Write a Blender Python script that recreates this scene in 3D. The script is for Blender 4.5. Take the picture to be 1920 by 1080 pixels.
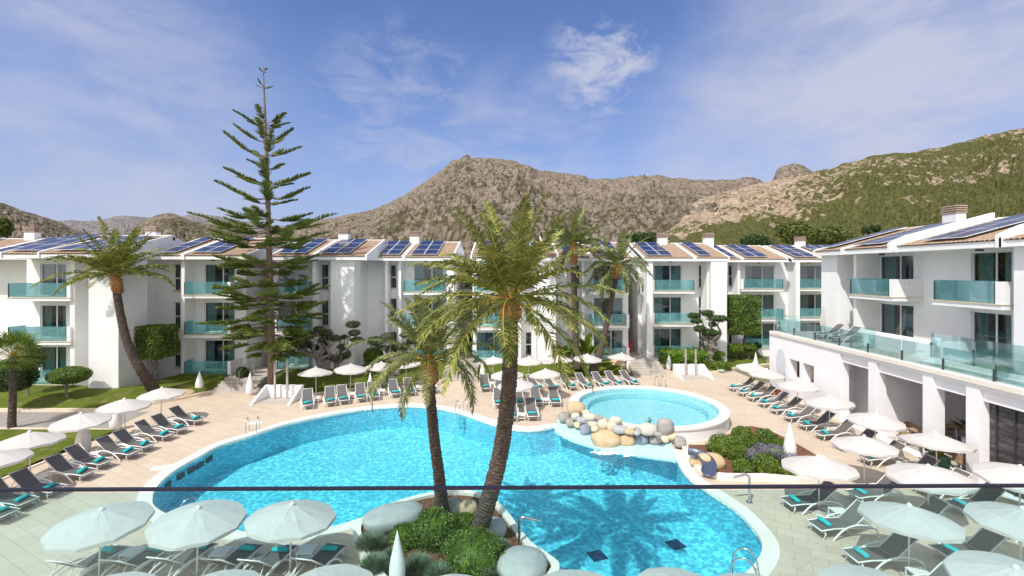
import bpy, bmesh, math, random
from mathutils import Vector, Matrix, noise
from mathutils.geometry import tessellate_polygon
R=math.radians; PI=math.pi
scene=bpy.context.scene
for o in list(bpy.data.objects): bpy.data.objects.remove(o)
C=scene.collection
# ---------------------------------------------------------------- camera, sky, sun
CH=8.8; F=880.0; HZ=507.0
cam=bpy.data.cameras.new('camera'); camo=bpy.data.objects.new('camera',cam); C.objects.link(camo)
camo.location=(0,0,CH); camo.rotation_euler=(R(90),0,0)
cam.sensor_width=36; cam.lens=F*36/1920; cam.shift_y=-(540-HZ)/1920
cam.clip_start=.05; cam.clip_end=9000; scene.camera=camo
scene.view_settings.view_transform='Standard'; scene.view_settings.look='None'
scene.view_settings.exposure=0.34; scene.view_settings.gamma=1
SUN_DIR=Vector((.58*math.cos(R(53)),.815*math.cos(R(53)),-math.sin(R(53)))).normalized()   # travel direction of light
sl=bpy.data.lights.new('sun','SUN'); sl.energy=3.45; sl.angle=R(.5); sl.color=(1,.955,.88)
so=bpy.data.objects.new('sun',sl); C.objects.link(so); so.location=(-20,-30,60)
so.rotation_euler=SUN_DIR.to_track_quat('-Z','Y').to_euler()
world=bpy.data.worlds.new('World'); scene.world=world; world.use_nodes=True
W=world.node_tree; W.nodes.clear()
def wn(t,**k):
    n=W.nodes.new(t)
    for a,b in k.items(): setattr(n,a,b)
    return n
def wl(a,b): W.links.new(a,b)
wout=wn('ShaderNodeOutputWorld'); wbg=wn('ShaderNodeBackground'); wl(wbg.outputs[0],wout.inputs[0]); wbg.inputs[1].default_value=.15
sky=wn('ShaderNodeTexSky'); sky.sky_type='NISHITA'; sky.sun_disc=False; sky.sun_elevation=R(53)
sky.sun_rotation=math.atan2(-.58,-.815); sky.air_density=1.0; sky.dust_density=.6; sky.ozone_density=3.0; sky.altitude=0
tc=wn('ShaderNodeTexCoord')
def dirdot(px,py,lo,hi):
    d=Vector(((px-960)/F,1,(HZ-py)/F)).normalized()
    n=wn('ShaderNodeVectorMath',operation='DOT_PRODUCT'); wl(tc.outputs['Generated'],n.inputs[0]); n.inputs[1].default_value=d
    m=wn('ShaderNodeMapRange'); m.interpolation_type='SMOOTHSTEP'; wl(n.outputs['Value'],m.inputs[0])
    m.inputs[1].default_value=math.cos(R(hi)); m.inputs[2].default_value=math.cos(R(lo)); return m.outputs[0]
def wmath(op,a,b):
    n=wn('ShaderNodeMath',operation=op)
    for i,v in enumerate((a,b)):
        if isinstance(v,(int,float)): n.inputs[i].default_value=v
        else: wl(v,n.inputs[i])
    return n.outputs[0]
def wnoise(scale,detail,rough,st,off=(0,0,0),dist=0.0):
    mp=wn('ShaderNodeMapping'); wl(tc.outputs['Generated'],mp.inputs[0]); mp.inputs['Scale'].default_value=st
    mp.inputs['Location'].default_value=off; mp.inputs['Rotation'].default_value=(0,R(-22),0)
    n=wn('ShaderNodeTexNoise'); wl(mp.outputs[0],n.inputs['Vector']); n.inputs['Scale'].default_value=scale
    n.inputs['Detail'].default_value=detail; n.inputs['Roughness'].default_value=rough; n.inputs['Distortion'].default_value=dist
    return n.outputs['Fac']
def wramp(f,a,b,c=0,d=1):
    m=wn('ShaderNodeMapRange'); m.interpolation_type='SMOOTHSTEP'; wl(f,m.inputs[0]); m.inputs[1].default_value=a; m.inputs[2].default_value=b
    m.inputs[3].default_value=c; m.inputs[4].default_value=d; return m.outputs[0]
n1=wramp(wnoise(3.2,9,.62,(1,1,2.6),(.3,0,.1),.3),.36,.68)
n2=wramp(wnoise(9,10,.66,(1,1,2.2),(1.3,0,.7),.6),.38,.68)
n3=wramp(wnoise(1.6,6,.5,(1,1,2.0),(5.3,0,.7)),.3,.6)
big=wmath('MAXIMUM',dirdot(1830,90,4,27),wmath('MULTIPLY',dirdot(1500,290,3,20),.85))
big=wmath('MULTIPLY',big,wmath('ADD',wmath('MULTIPLY',n1,.62),.40))
puff=wmath('MULTIPLY',dirdot(1130,115,1.0,7.5),wmath('ADD',wmath('MULTIPLY',n2,1.0),-.08))
puff2=wmath('MULTIPLY',dirdot(760,225,2,13),wmath('MULTIPLY',n2,.42))
puff3=wmath('MULTIPLY',dirdot(60,270,3,26),wmath('ADD',wmath('MULTIPLY',n1,.55),.15))
puff4=wmath('MULTIPLY',dirdot(1000,270,2,12),wmath('MULTIPLY',n1,.6))
cl=wmath('MAXIMUM',wmath('MAXIMUM',big,puff),wmath('MAXIMUM',wmath('MAXIMUM',puff2,puff4),puff3))
cl=wmath('MINIMUM',wmath('MAXIMUM',cl,0),.92)
# whitish veil toward the horizon
sep=wn('ShaderNodeSeparateXYZ'); wl(tc.outputs['Generated'],sep.inputs[0])
veil=wramp(sep.outputs[2],0.0,.5,.66,0.0)
veil=wmath('MULTIPLY',veil,wmath('ADD',wmath('MULTIPLY',n3,.35),.6))
tint=wn('ShaderNodeMix',data_type='RGBA',blend_type='MULTIPLY'); tint.inputs[0].default_value=1
wl(sky.outputs[0],tint.inputs[6]); tint.inputs[7].default_value=(.63,.67,.86,1)
m0=wn('ShaderNodeMix',data_type='RGBA'); wl(veil,m0.inputs[0]); wl(tint.outputs[2],m0.inputs[6]); m0.inputs[7].default_value=(1.95,2.25,3.35,1)
m1=wn('ShaderNodeMix',data_type='RGBA'); wl(cl,m1.inputs[0]); wl(m0.outputs[2],m1.inputs[6]); m1.inputs[7].default_value=(3.05,3.2,3.95,1)
# bright cloud bank added to the unseen sky behind the camera, fill light for the facades
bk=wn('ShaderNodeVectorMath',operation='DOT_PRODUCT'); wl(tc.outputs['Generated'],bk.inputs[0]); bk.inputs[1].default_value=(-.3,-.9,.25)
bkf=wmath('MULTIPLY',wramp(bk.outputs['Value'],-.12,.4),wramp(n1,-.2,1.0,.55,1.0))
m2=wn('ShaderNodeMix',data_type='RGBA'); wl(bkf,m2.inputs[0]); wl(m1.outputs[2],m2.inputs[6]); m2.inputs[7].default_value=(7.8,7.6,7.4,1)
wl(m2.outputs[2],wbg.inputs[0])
# ---------------------------------------------------------------- measuring helpers (pixels of the photograph -> metres)
def P(px,py,z=0.0):
    Y=(CH-z)*F/(py-HZ); return Vector(((px-960)*Y/F,Y,z))
def PX(px,Y): return (px-960)*Y/F
def PZ(py,Y): return CH-(py-HZ)*Y/F
# ---------------------------------------------------------------- materials
MT={}
def mat(name,col=(.8,.8,.8),rough=.6,**k):
    m=bpy.data.materials.new(name); m.use_nodes=True; nt=m.node_tree; b=nt.nodes['Principled BSDF']
    b.inputs['Base Color'].default_value=(*col,1); b.inputs['Roughness'].default_value=rough
    if 'metal' in k: b.inputs['Metallic'].default_value=k['metal']
    if 'spec' in k: b.inputs['Specular IOR Level'].default_value=k['spec']
    MT[name]=m; return m
def nodes(m): return m.node_tree, m.node_tree.nodes['Principled BSDF']
def N(nt,t,**k):
    n=nt.nodes.new(t)
    for a,b in k.items(): setattr(n,a,b)
    return n
def coord(nt,scale=(1,1,1),rot=(0,0,0),kind='Object',world=True):
    if world:
        g=N(nt,'ShaderNodeNewGeometry'); src=g.outputs['Position']
    else:
        t=N(nt,'ShaderNodeTexCoord'); src=t.outputs[kind]
    mp=N(nt,'ShaderNodeMapping'); nt.links.new(src,mp.inputs[0]); mp.inputs['Scale'].default_value=scale; mp.inputs['Rotation'].default_value=rot
    return mp.outputs[0]
def noisev(nt,vec,scale,detail=4,rough=.55,dist=0):
    n=N(nt,'ShaderNodeTexNoise'); nt.links.new(vec,n.inputs['Vector']); n.inputs['Scale'].default_value=scale
    n.inputs['Detail'].default_value=detail; n.inputs['Roughness'].default_value=rough; n.inputs['Distortion'].default_value=dist
    return n.outputs['Fac']
def ramp(nt,fac,stops):
    r=N(nt,'ShaderNodeValToRGB'); nt.links.new(fac,r.inputs[0]); e=r.color_ramp.elements
    while len(e)<len(stops): e.new(.5)
    for el,(p,c) in zip(e,stops): el.position=p; el.color=(*c,1)
    return r.outputs[0]
def bump(nt,b,h,strength=.3,dist=.02):
    n=N(nt,'ShaderNodeBump'); n.inputs['Strength'].default_value=strength; n.inputs['Distance'].default_value=dist
    nt.links.new(h,n.inputs['Height']); nt.links.new(n.outputs[0],b.inputs['Normal']); return n
def noisy(name,stops,scale,rough=.7,bs=.3,bd=.02,detail=6,nr=.6,world=True,st=(1,1,1),**k):
    m=mat(name,(.5,.5,.5),rough,**k); nt,b=nodes(m); v=coord(nt,st,world=world)
    f=noisev(nt,v,scale,detail,nr); nt.links.new(ramp(nt,f,stops),b.inputs['Base Color']); bump(nt,b,f,bs,bd); return m
def mixc(nt,fac,a,b,blend='MIX'):
    n=N(nt,'ShaderNodeMix',data_type='RGBA',blend_type=blend)
    for i,v in ((0,fac),(6,a),(7,b)):
        if isinstance(v,(int,float)): n.inputs[i].default_value=v
        elif isinstance(v,tuple): n.inputs[i].default_value=(*v,1)
        else: nt.links.new(v,n.inputs[i])
    return n.outputs[2]
def nmath(nt,op,a,b=0.0):
    n=N(nt,'ShaderNodeMath',operation=op)
    for i,v in enumerate((a,b)):
        if isinstance(v,(int,float)): n.inputs[i].default_value=v
        else: nt.links.new(v,n.inputs[i])
    return n.outputs[0]
def mrange(nt,f,a,b,c=0,d=1):
    m=N(nt,'ShaderNodeMapRange'); nt.links.new(f,m.inputs[0])
    for i,v in enumerate((a,b,c,d)): m.inputs[i+1].default_value=v
    return m.outputs[0]
# white render: faint horizontal block courses under the paint, faint streaks of dirt
m=mat('stucco',(.8,.8,.8),.75); nt,b=nodes(m)
v=coord(nt); big_=noisev(nt,v,.6,5,.6); streak=noisev(nt,coord(nt,(2.2,2.2,.22)),1.6,5,.6); fine=noisev(nt,v,22,3,.6)
c=ramp(nt,big_,[(.3,(.75,.75,.745)),(.65,(.825,.822,.815))])
c=mixc(nt,mrange(nt,streak,.58,.85,0,.2),c,(.58,.57,.55))
nt.links.new(c,b.inputs['Base Color'])
sepz=N(nt,'ShaderNodeSeparateXYZ'); nt.links.new(v,sepz.inputs[0])
course=nmath(nt,'LESS_THAN',nmath(nt,'FRACT',nmath(nt,'MULTIPLY',sepz.outputs[2],1/.29)),.06)
hh=nmath(nt,'ADD',nmath(nt,'MULTIPLY',course,-.5),nmath(nt,'MULTIPLY',fine,.5)); bump(nt,b,hh,.22,.012)
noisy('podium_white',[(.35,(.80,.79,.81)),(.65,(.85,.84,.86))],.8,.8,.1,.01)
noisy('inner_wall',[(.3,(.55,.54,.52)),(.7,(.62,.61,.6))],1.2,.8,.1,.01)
noisy('sill_stone',[(.3,(.60,.47,.33)),(.7,(.74,.62,.48))],2.5,.7,.2,.01)
noisy('coping_stone',[(.3,(.72,.66,.57)),(.7,(.82,.77,.70))],1.5,.65,.15,.008)
noisy('kerb_stone',[(.3,(.60,.50,.37)),(.7,(.75,.64,.50))],1.5,.75,.3,.02)
noisy('roof_tile',[(.2,(.20,.13,.085)),(.5,(.34,.235,.16)),(.8,(.46,.35,.26))],3.5,.85,.4,.02,detail=8)
noisy('frame_white',[(.3,(.70,.71,.71)),(.7,(.76,.77,.77))],4,.45,.02,.002)
noisy('alu_grey',[(.3,(.36,.37,.38)),(.7,(.42,.43,.44))],6,.4,.02,.002)
noisy('curtain',[(.3,(.30,.36,.36)),(.7,(.48,.54,.53))],3,.9,.1,.01,st=(6,6,.3))
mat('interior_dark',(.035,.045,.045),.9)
noisy('chimney_slat',[(.3,(.30,.22,.17)),(.7,(.42,.33,.26))],5,.8,.2,.01)
noisy('stair_stone',[(.3,(.36,.32,.28)),(.7,(.50,.46,.41))],2.5,.8,.3,.01)
# glass
def glassmat(name,tint,refl=1.0,rough=.02,haze=None,hz=.0,sheet=False):
    m=bpy.data.materials.new(name); m.use_nodes=True; nt=m.node_tree; nt.nodes.clear(); MT[name]=m
    o=N(nt,'ShaderNodeOutputMaterial'); t=N(nt,'ShaderNodeBsdfTransparent'); t.inputs[0].default_value=(*tint,1)
    g=N(nt,'ShaderNodeBsdfGlossy'); g.inputs['Roughness'].default_value=rough; g.inputs[0].default_value=(.9,.95,1,1)
    fr=N(nt,'ShaderNodeFresnel'); fr.inputs[0].default_value=1.5
    mx=N(nt,'ShaderNodeMixShader'); nt.links.new(nmath(nt,'MINIMUM',nmath(nt,'MULTIPLY',fr.outputs[0],refl),.9),mx.inputs[0])
    src=t.outputs[0]
    if haze:
        d=N(nt,'ShaderNodeBsdfDiffuse'); d.inputs[0].default_value=(*haze,1)
        tr=N(nt,'ShaderNodeBsdfTranslucent'); tr.inputs[0].default_value=(*haze,1)
        m3=N(nt,'ShaderNodeMixShader'); m3.inputs[0].default_value=.5; nt.links.new(d.outputs[0],m3.inputs[1]); nt.links.new(tr.outputs[0],m3.inputs[2])
        m2=N(nt,'ShaderNodeMixShader'); m2.inputs[0].default_value=hz; nt.links.new(t.outputs[0],m2.inputs[1]); nt.links.new(m3.outputs[0],m2.inputs[2]); src=m2.outputs[0]
    nt.links.new(src,mx.inputs[1]); nt.links.new(g.outputs[0],mx.inputs[2]); nt.links.new(mx.outputs[0],o.inputs[0]); return m
glassmat('window_glass',(.50,.66,.68),2.2,.02)
glassmat('balcony_glass',(.78,.95,.965),.8,.03,(.42,.88,.92),.20)
glassmat('terrace_glass',(.86,.97,.965),.6,.03,(.50,.82,.78),.035)
glassmat('rail_glass',(.80,.935,.94),.12,.01)
noisy('screen_glass',[(.3,(.02,.017,.02)),(.5,(.05,.042,.045)),(.72,(.17,.15,.15))],1.3,.25,.05,.005,detail=8,st=(1,.6,7))
mat('rail_dark',(.012,.014,.032),.4,metal=.2)
# solar modules
m=mat('solar_cell',(.02,.035,.12),.25,spec=.35); nt,b=nodes(m); v=coord(nt,world=False,kind='Object')
s=N(nt,'ShaderNodeSeparateXYZ'); nt.links.new(v,s.inputs[0])
gx=nmath(nt,'LESS_THAN',nmath(nt,'FRACT',nmath(nt,'MULTIPLY',s.outputs[0],6.2)),.05)
gy=nmath(nt,'LESS_THAN',nmath(nt,'FRACT',nmath(nt,'MULTIPLY',s.outputs[1],6.2)),.05)
g=nmath(nt,'MAXIMUM',gx,gy); base=ramp(nt,noisev(nt,coord(nt),1.3,2),[(.35,(.008,.012,.045)),(.65,(.018,.026,.085))])
nt.links.new(mixc(nt,g,base,(.06,.08,.18)),b.inputs['Base Color'])
mat('module_frame',(.70,.71,.74),.5,metal=.0)
# pool deck: sawn stone slabs
m=mat('deck_stone',(.6,.5,.4),.75); nt,b=nodes(m); v=coord(nt,rot=(0,0,R(28)))
br=N(nt,'ShaderNodeTexBrick'); nt.links.new(v,br.inputs['Vector']); br.inputs['Scale'].default_value=1; br.inputs['Mortar Size'].default_value=.010
br.inputs['Brick Width'].default_value=.9; br.inputs['Row Height'].default_value=.45; br.inputs['Mortar Smooth'].default_value=.2
br.inputs['Color1'].default_value=(.50,.40,.30,1); br.inputs['Color2'].default_value=(.57,.465,.36,1); br.inputs['Mortar'].default_value=(.36,.28,.21,1)
big_=noisev(nt,coord(nt),.25,6,.65); sm=noisev(nt,coord(nt),5,6,.7); st2=noisev(nt,coord(nt),.9,7,.7)
c=mixc(nt,mrange(nt,big_,.35,.7,0,.45),br.outputs['Color'],(.60,.51,.41)); c=mixc(nt,mrange(nt,sm,.5,.8,0,.35),c,(.46,.38,.29)); c=mixc(nt,mrange(nt,st2,.56,.72,0,.4),c,(.40,.32,.24))
nt.links.new(c,b.inputs['Base Color']); bump(nt,b,nmath(nt,'SUBTRACT',nmath(nt,'MULTIPLY',sm,.4),br.outputs['Fac']),.35,.01)
noisy('path_grey',[(.3,(.24,.22,.2)),(.7,(.34,.31,.29))],2,.9,.3,.01)
noisy('ground_earth',[(.3,(.10,.12,.05)),(.5,(.18,.16,.09)),(.75,(.30,.25,.17))],.05,.95,.3,.05,detail=8)
m=mat('lawn',(.1,.15,.03),.95,spec=.1); nt,b=nodes(m); v=coord(nt)
f1=noisev(nt,v,.45,5,.6); f2=noisev(nt,v,14,4,.7); f3=noisev(nt,v,1.3,5,.65)
c=ramp(nt,f1,[(.3,(.075,.115,.012)),(.55,(.13,.165,.022)),(.75,(.23,.21,.055))])
c=mixc(nt,mrange(nt,f3,.54,.72,0,.75),c,(.36,.25,.14)); c=mixc(nt,mrange(nt,f2,.3,.7,0,.6),c,(.04,.07,.012))
nt.links.new(c,b.inputs['Base Color']); bump(nt,b,f2,.9,.05)
m=mat('mulch',(.2,.1,.06),.95); nt,b=nodes(m); vo=N(nt,'ShaderNodeTexVoronoi'); nt.links.new(coord(nt),vo.inputs['Vector']); vo.inputs['Scale'].default_value=16
nt.links.new(ramp(nt,vo.outputs['Distance'],[(.0,(.34,.15,.08)),(.4,(.20,.085,.045)),(.8,(.06,.03,.018))]),b.inputs['Base Color']); bump(nt,b,vo.outputs['Distance'],.9,-.03)
# pool
m=mat('pool_mosaic',(.1,.6,.7),.4); nt,b=nodes(m); v=coord(nt)
vo=N(nt,'ShaderNodeTexVoronoi'); nt.links.new(v,vo.inputs['Vector']); vo.inputs['Scale'].default_value=18; vo.inputs['Randomness'].default_value=.15
sepc=N(nt,'ShaderNodeSeparateColor'); nt.links.new(vo.outputs['Color'],sepc.inputs[0])
c=ramp(nt,sepc.outputs[0],[(.0,(.105,.47,.60)),(.6,(.13,.52,.65)),(1,(.17,.58,.69))])
nt.links.new(c,b.inputs['Base Color'])
m=mat('mosaic_pale',(.5,.72,.76),.35); nt,b=nodes(m); v=coord(nt)
br=N(nt,'ShaderNodeTexVoronoi'); nt.links.new(v,br.inputs['Vector']); br.inputs['Scale'].default_value=16; br.inputs['Randomness'].default_value=.1
sepc=N(nt,'ShaderNodeSeparateColor'); nt.links.new(br.outputs['Color'],sepc.inputs[0])
nt.links.new(ramp(nt,sepc.outputs[0],[(0,(.36,.62,.68)),(1,(.52,.72,.76))]),b.inputs['Base Color'])
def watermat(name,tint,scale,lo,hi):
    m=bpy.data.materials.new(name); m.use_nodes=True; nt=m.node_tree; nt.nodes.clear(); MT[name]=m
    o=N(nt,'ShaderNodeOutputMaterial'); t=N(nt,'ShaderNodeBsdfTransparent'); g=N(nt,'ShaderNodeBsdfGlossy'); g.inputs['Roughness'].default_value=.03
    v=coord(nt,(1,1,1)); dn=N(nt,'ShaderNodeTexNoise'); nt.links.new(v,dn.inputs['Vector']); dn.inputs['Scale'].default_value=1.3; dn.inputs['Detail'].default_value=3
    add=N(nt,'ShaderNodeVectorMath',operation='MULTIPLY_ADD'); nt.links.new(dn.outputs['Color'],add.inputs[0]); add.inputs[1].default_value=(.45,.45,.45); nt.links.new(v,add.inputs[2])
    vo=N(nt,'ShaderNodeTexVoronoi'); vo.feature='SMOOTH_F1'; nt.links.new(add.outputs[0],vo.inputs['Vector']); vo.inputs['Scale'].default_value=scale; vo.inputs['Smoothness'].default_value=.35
    caustic_net=N(nt,'ShaderNodeMapRange'); nt.links.new(vo.outputs['Distance'],caustic_net.inputs[0]); caustic_net.inputs[1].default_value=.22; caustic_net.inputs[2].default_value=.70
    p=nmath(nt,'POWER',caustic_net.outputs[0],2.6); pat=noisev(nt,coord(nt,(1,1,1)),.22,3,.5)
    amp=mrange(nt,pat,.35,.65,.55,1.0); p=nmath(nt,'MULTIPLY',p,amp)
    lum=mrange(nt,p,0,1,lo,hi)  # bright caustic lines painted into the transparent colour of the water
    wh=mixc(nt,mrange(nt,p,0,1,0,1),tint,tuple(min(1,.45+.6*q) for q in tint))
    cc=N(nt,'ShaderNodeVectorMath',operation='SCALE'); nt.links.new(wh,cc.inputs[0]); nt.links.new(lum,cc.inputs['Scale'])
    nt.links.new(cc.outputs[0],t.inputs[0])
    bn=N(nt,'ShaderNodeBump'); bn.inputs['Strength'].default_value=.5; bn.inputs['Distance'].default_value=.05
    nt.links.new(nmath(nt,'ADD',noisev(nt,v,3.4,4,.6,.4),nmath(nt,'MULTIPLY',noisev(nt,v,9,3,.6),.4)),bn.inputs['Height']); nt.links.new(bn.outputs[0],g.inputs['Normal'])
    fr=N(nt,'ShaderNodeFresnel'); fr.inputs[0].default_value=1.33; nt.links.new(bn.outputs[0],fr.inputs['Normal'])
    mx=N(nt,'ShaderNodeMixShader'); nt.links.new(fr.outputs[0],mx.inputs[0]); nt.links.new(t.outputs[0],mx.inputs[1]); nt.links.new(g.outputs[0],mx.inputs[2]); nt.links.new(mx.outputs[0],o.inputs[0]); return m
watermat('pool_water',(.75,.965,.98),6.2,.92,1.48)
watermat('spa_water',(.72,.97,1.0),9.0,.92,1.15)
noisy('foam',[(.3,(.80,.88,.9)),(.7,(.9,.94,.95))],8,.8,.5,.03)
glassmat('falling_water',(.86,.95,.96),.1,.3,(.80,.9,.92),.30)
# rocks, furniture, plants
for nm,a,b_ in (('rock_tan',(.42,.29,.16),(.62,.47,.30)),('rock_grey',(.26,.24,.22),(.40,.37,.34)),('rock_white',(.50,.45,.37),(.64,.59,.50)),('rock_blue',(.19,.21,.27),(.33,.36,.43)),('rock_cream',(.56,.46,.30),(.70,.60,.43)),('rock_pale',(.33,.33,.33),(.46,.46,.45))):
    noisy(nm,[(.3,a),(.7,b_)],1.8,.7,.35,.03,detail=9,world=False,st=(1,1,3.0))
noisy('canvas',[(.3,(.55,.52,.50)),(.7,(.63,.60,.575))],1.6,.85,.1,.01,world=False)
nt,b=nodes(MT['canvas'])
trn=N(nt,'ShaderNodeBsdfTranslucent'); trn.inputs[0].default_value=(.85,.8,.74,1); mxs=N(nt,'ShaderNodeMixShader'); mxs.inputs[0].default_value=.16
outn=[n for n in nt.nodes if n.type=='OUTPUT_MATERIAL'][0]; nt.links.new(b.outputs[0],mxs.inputs[1]); nt.links.new(trn.outputs[0],mxs.inputs[2]); nt.links.new(mxs.outputs[0],outn.inputs[0])
noisy('white_metal',[(.3,(.70,.69,.67)),(.7,(.78,.77,.75))],5,.4,.02,.002)
noisy('sling',[(.3,(.085,.080,.080)),(.7,(.14,.13,.128))],60,.8,.15,.003,world=False,st=(1,8,1))
noisy('towel',[(.3,(.01,.36,.38)),(.7,(.02,.48,.50))],30,.95,.5,.01,world=False)
noisy('lamp_white',[(.3,(.74,.74,.73)),(.7,(.80,.80,.79))],2,.35,.02,.002)
mat('steel',(.55,.56,.57),.22,metal=1.0)
noisy('dark_metal',[(.3,(.03,.03,.035)),(.7,(.05,.05,.06))],4,.4,.02,.002)
mat('slide_blue',(.06,.08,.13),.3)
noisy('post_stone',[(.3,(.34,.31,.28)),(.7,(.46,.42,.38))],3,.8,.2,.01)
noisy('wicker',[(.3,(.30,.20,.11)),(.7,(.44,.31,.19))],20,.8,.3,.01,world=False)
noisy('terracotta',[(.3,(.36,.10,.04)),(.7,(.5,.17,.07))],3,.8,.2,.01)
noisy('green_pot',[(.3,(.03,.12,.07)),(.7,(.05,.18,.1))],3,.4,.1,.01)
mat('red_plastic',(.5,.01,.01),.4); mat('screen_black',(.008,.008,.01),.15)
mat('aqua_metal',(.12,.32,.34),.5)
noisy('umbrella_teal',[(.3,(.01,.18,.26)),(.7,(.02,.28,.36))],3,.8,.1,.01)
noisy('bark_palm',[(.25,(.022,.015,.011)),(.5,(.075,.055,.042)),(.8,(.20,.155,.125))],9,.95,.9,.03,detail=8,st=(1,1,2.2))
noisy('bark_fibre',[(.25,(.16,.06,.02)),(.5,(.33,.15,.05)),(.8,(.50,.29,.12))],12,.95,.9,.03,detail=7)
noisy('bark_brown',[(.3,(.13,.085,.06)),(.7,(.30,.21,.16))],6,.95,.9,.04,detail=7,st=(1,1,.35))
noisy('bark_grey',[(.3,(.13,.11,.095)),(.7,(.28,.25,.22))],7,.95,.9,.04,detail=7,st=(1,1,.4))
def leafmat(name,cols,scale=1.2,trans=.25,rough=.55):
    m=mat(name,cols[1],rough,spec=.35); nt,b=nodes(m); oi=N(nt,'ShaderNodeNewGeometry')
    f=noisev(nt,coord(nt),scale,3,.6); f=nmath(nt,'ADD',nmath(nt,'MULTIPLY',f,.7),nmath(nt,'MULTIPLY',oi.outputs['Random Per Island'],.42))
    c=ramp(nt,f,[(.3,cols[0]),(.55,cols[1]),(.82,cols[2])]); nt.links.new(c,b.inputs['Base Color'])
    t=N(nt,'ShaderNodeBsdfTranslucent'); nt.links.new(mixc(nt,.5,c,(.25,.34,.03)),t.inputs[0])
    mx=N(nt,'ShaderNodeMixShader'); mx.inputs[0].default_value=trans; o=[n for n in nt.nodes if n.type=='OUTPUT_MATERIAL'][0]
    nt.links.new(b.outputs[0],mx.inputs[1]); nt.links.new(t.outputs[0],mx.inputs[2]); nt.links.new(mx.outputs[0],o.inputs[0]); return m
leafmat('frond',[(.055,.08,.016),(.155,.18,.038),(.40,.38,.11)],.9,.2)
leafmat('frond_grey',[(.06,.09,.030),(.16,.19,.07),(.36,.36,.14)],.9,.2)
leafmat('frond_stalk',[(.20,.18,.03),(.33,.28,.05),(.45,.30,.06)],1.5,.1)
leafmat('needles',[(.05,.085,.016),(.13,.18,.03),(.25,.29,.055)],.7,.12)
leafmat('leaf_green',[(.035,.075,.010),(.10,.17,.018),(.21,.28,.04)],2.0,.25)
leafmat('leaf_bright',[(.06,.14,.012),(.14,.25,.02),(.25,.38,.05)],2.0,.3)
leafmat('leaf_olive',[(.035,.05,.02),(.075,.095,.04),(.14,.16,.075)],2.0,.15)
leafmat('leaf_dark',[(.015,.035,.010),(.035,.070,.018),(.07,.12,.03)],2.0,.15)
leafmat('leaf_sage',[(.08,.12,.07),(.16,.22,.14),(.27,.33,.23)],2.0,.15)
leafmat('lavender_flower',[(.16,.13,.24),(.26,.21,.36),(.36,.32,.46)],3.0,.1)
leafmat('white_flower',[(.6,.6,.55),(.7,.7,.66),(.8,.8,.76)],3.0,.1)
leafmat('leaf_agave',[(.05,.2,.12),(.09,.3,.18),(.16,.42,.26)],2.0,.15)
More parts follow.
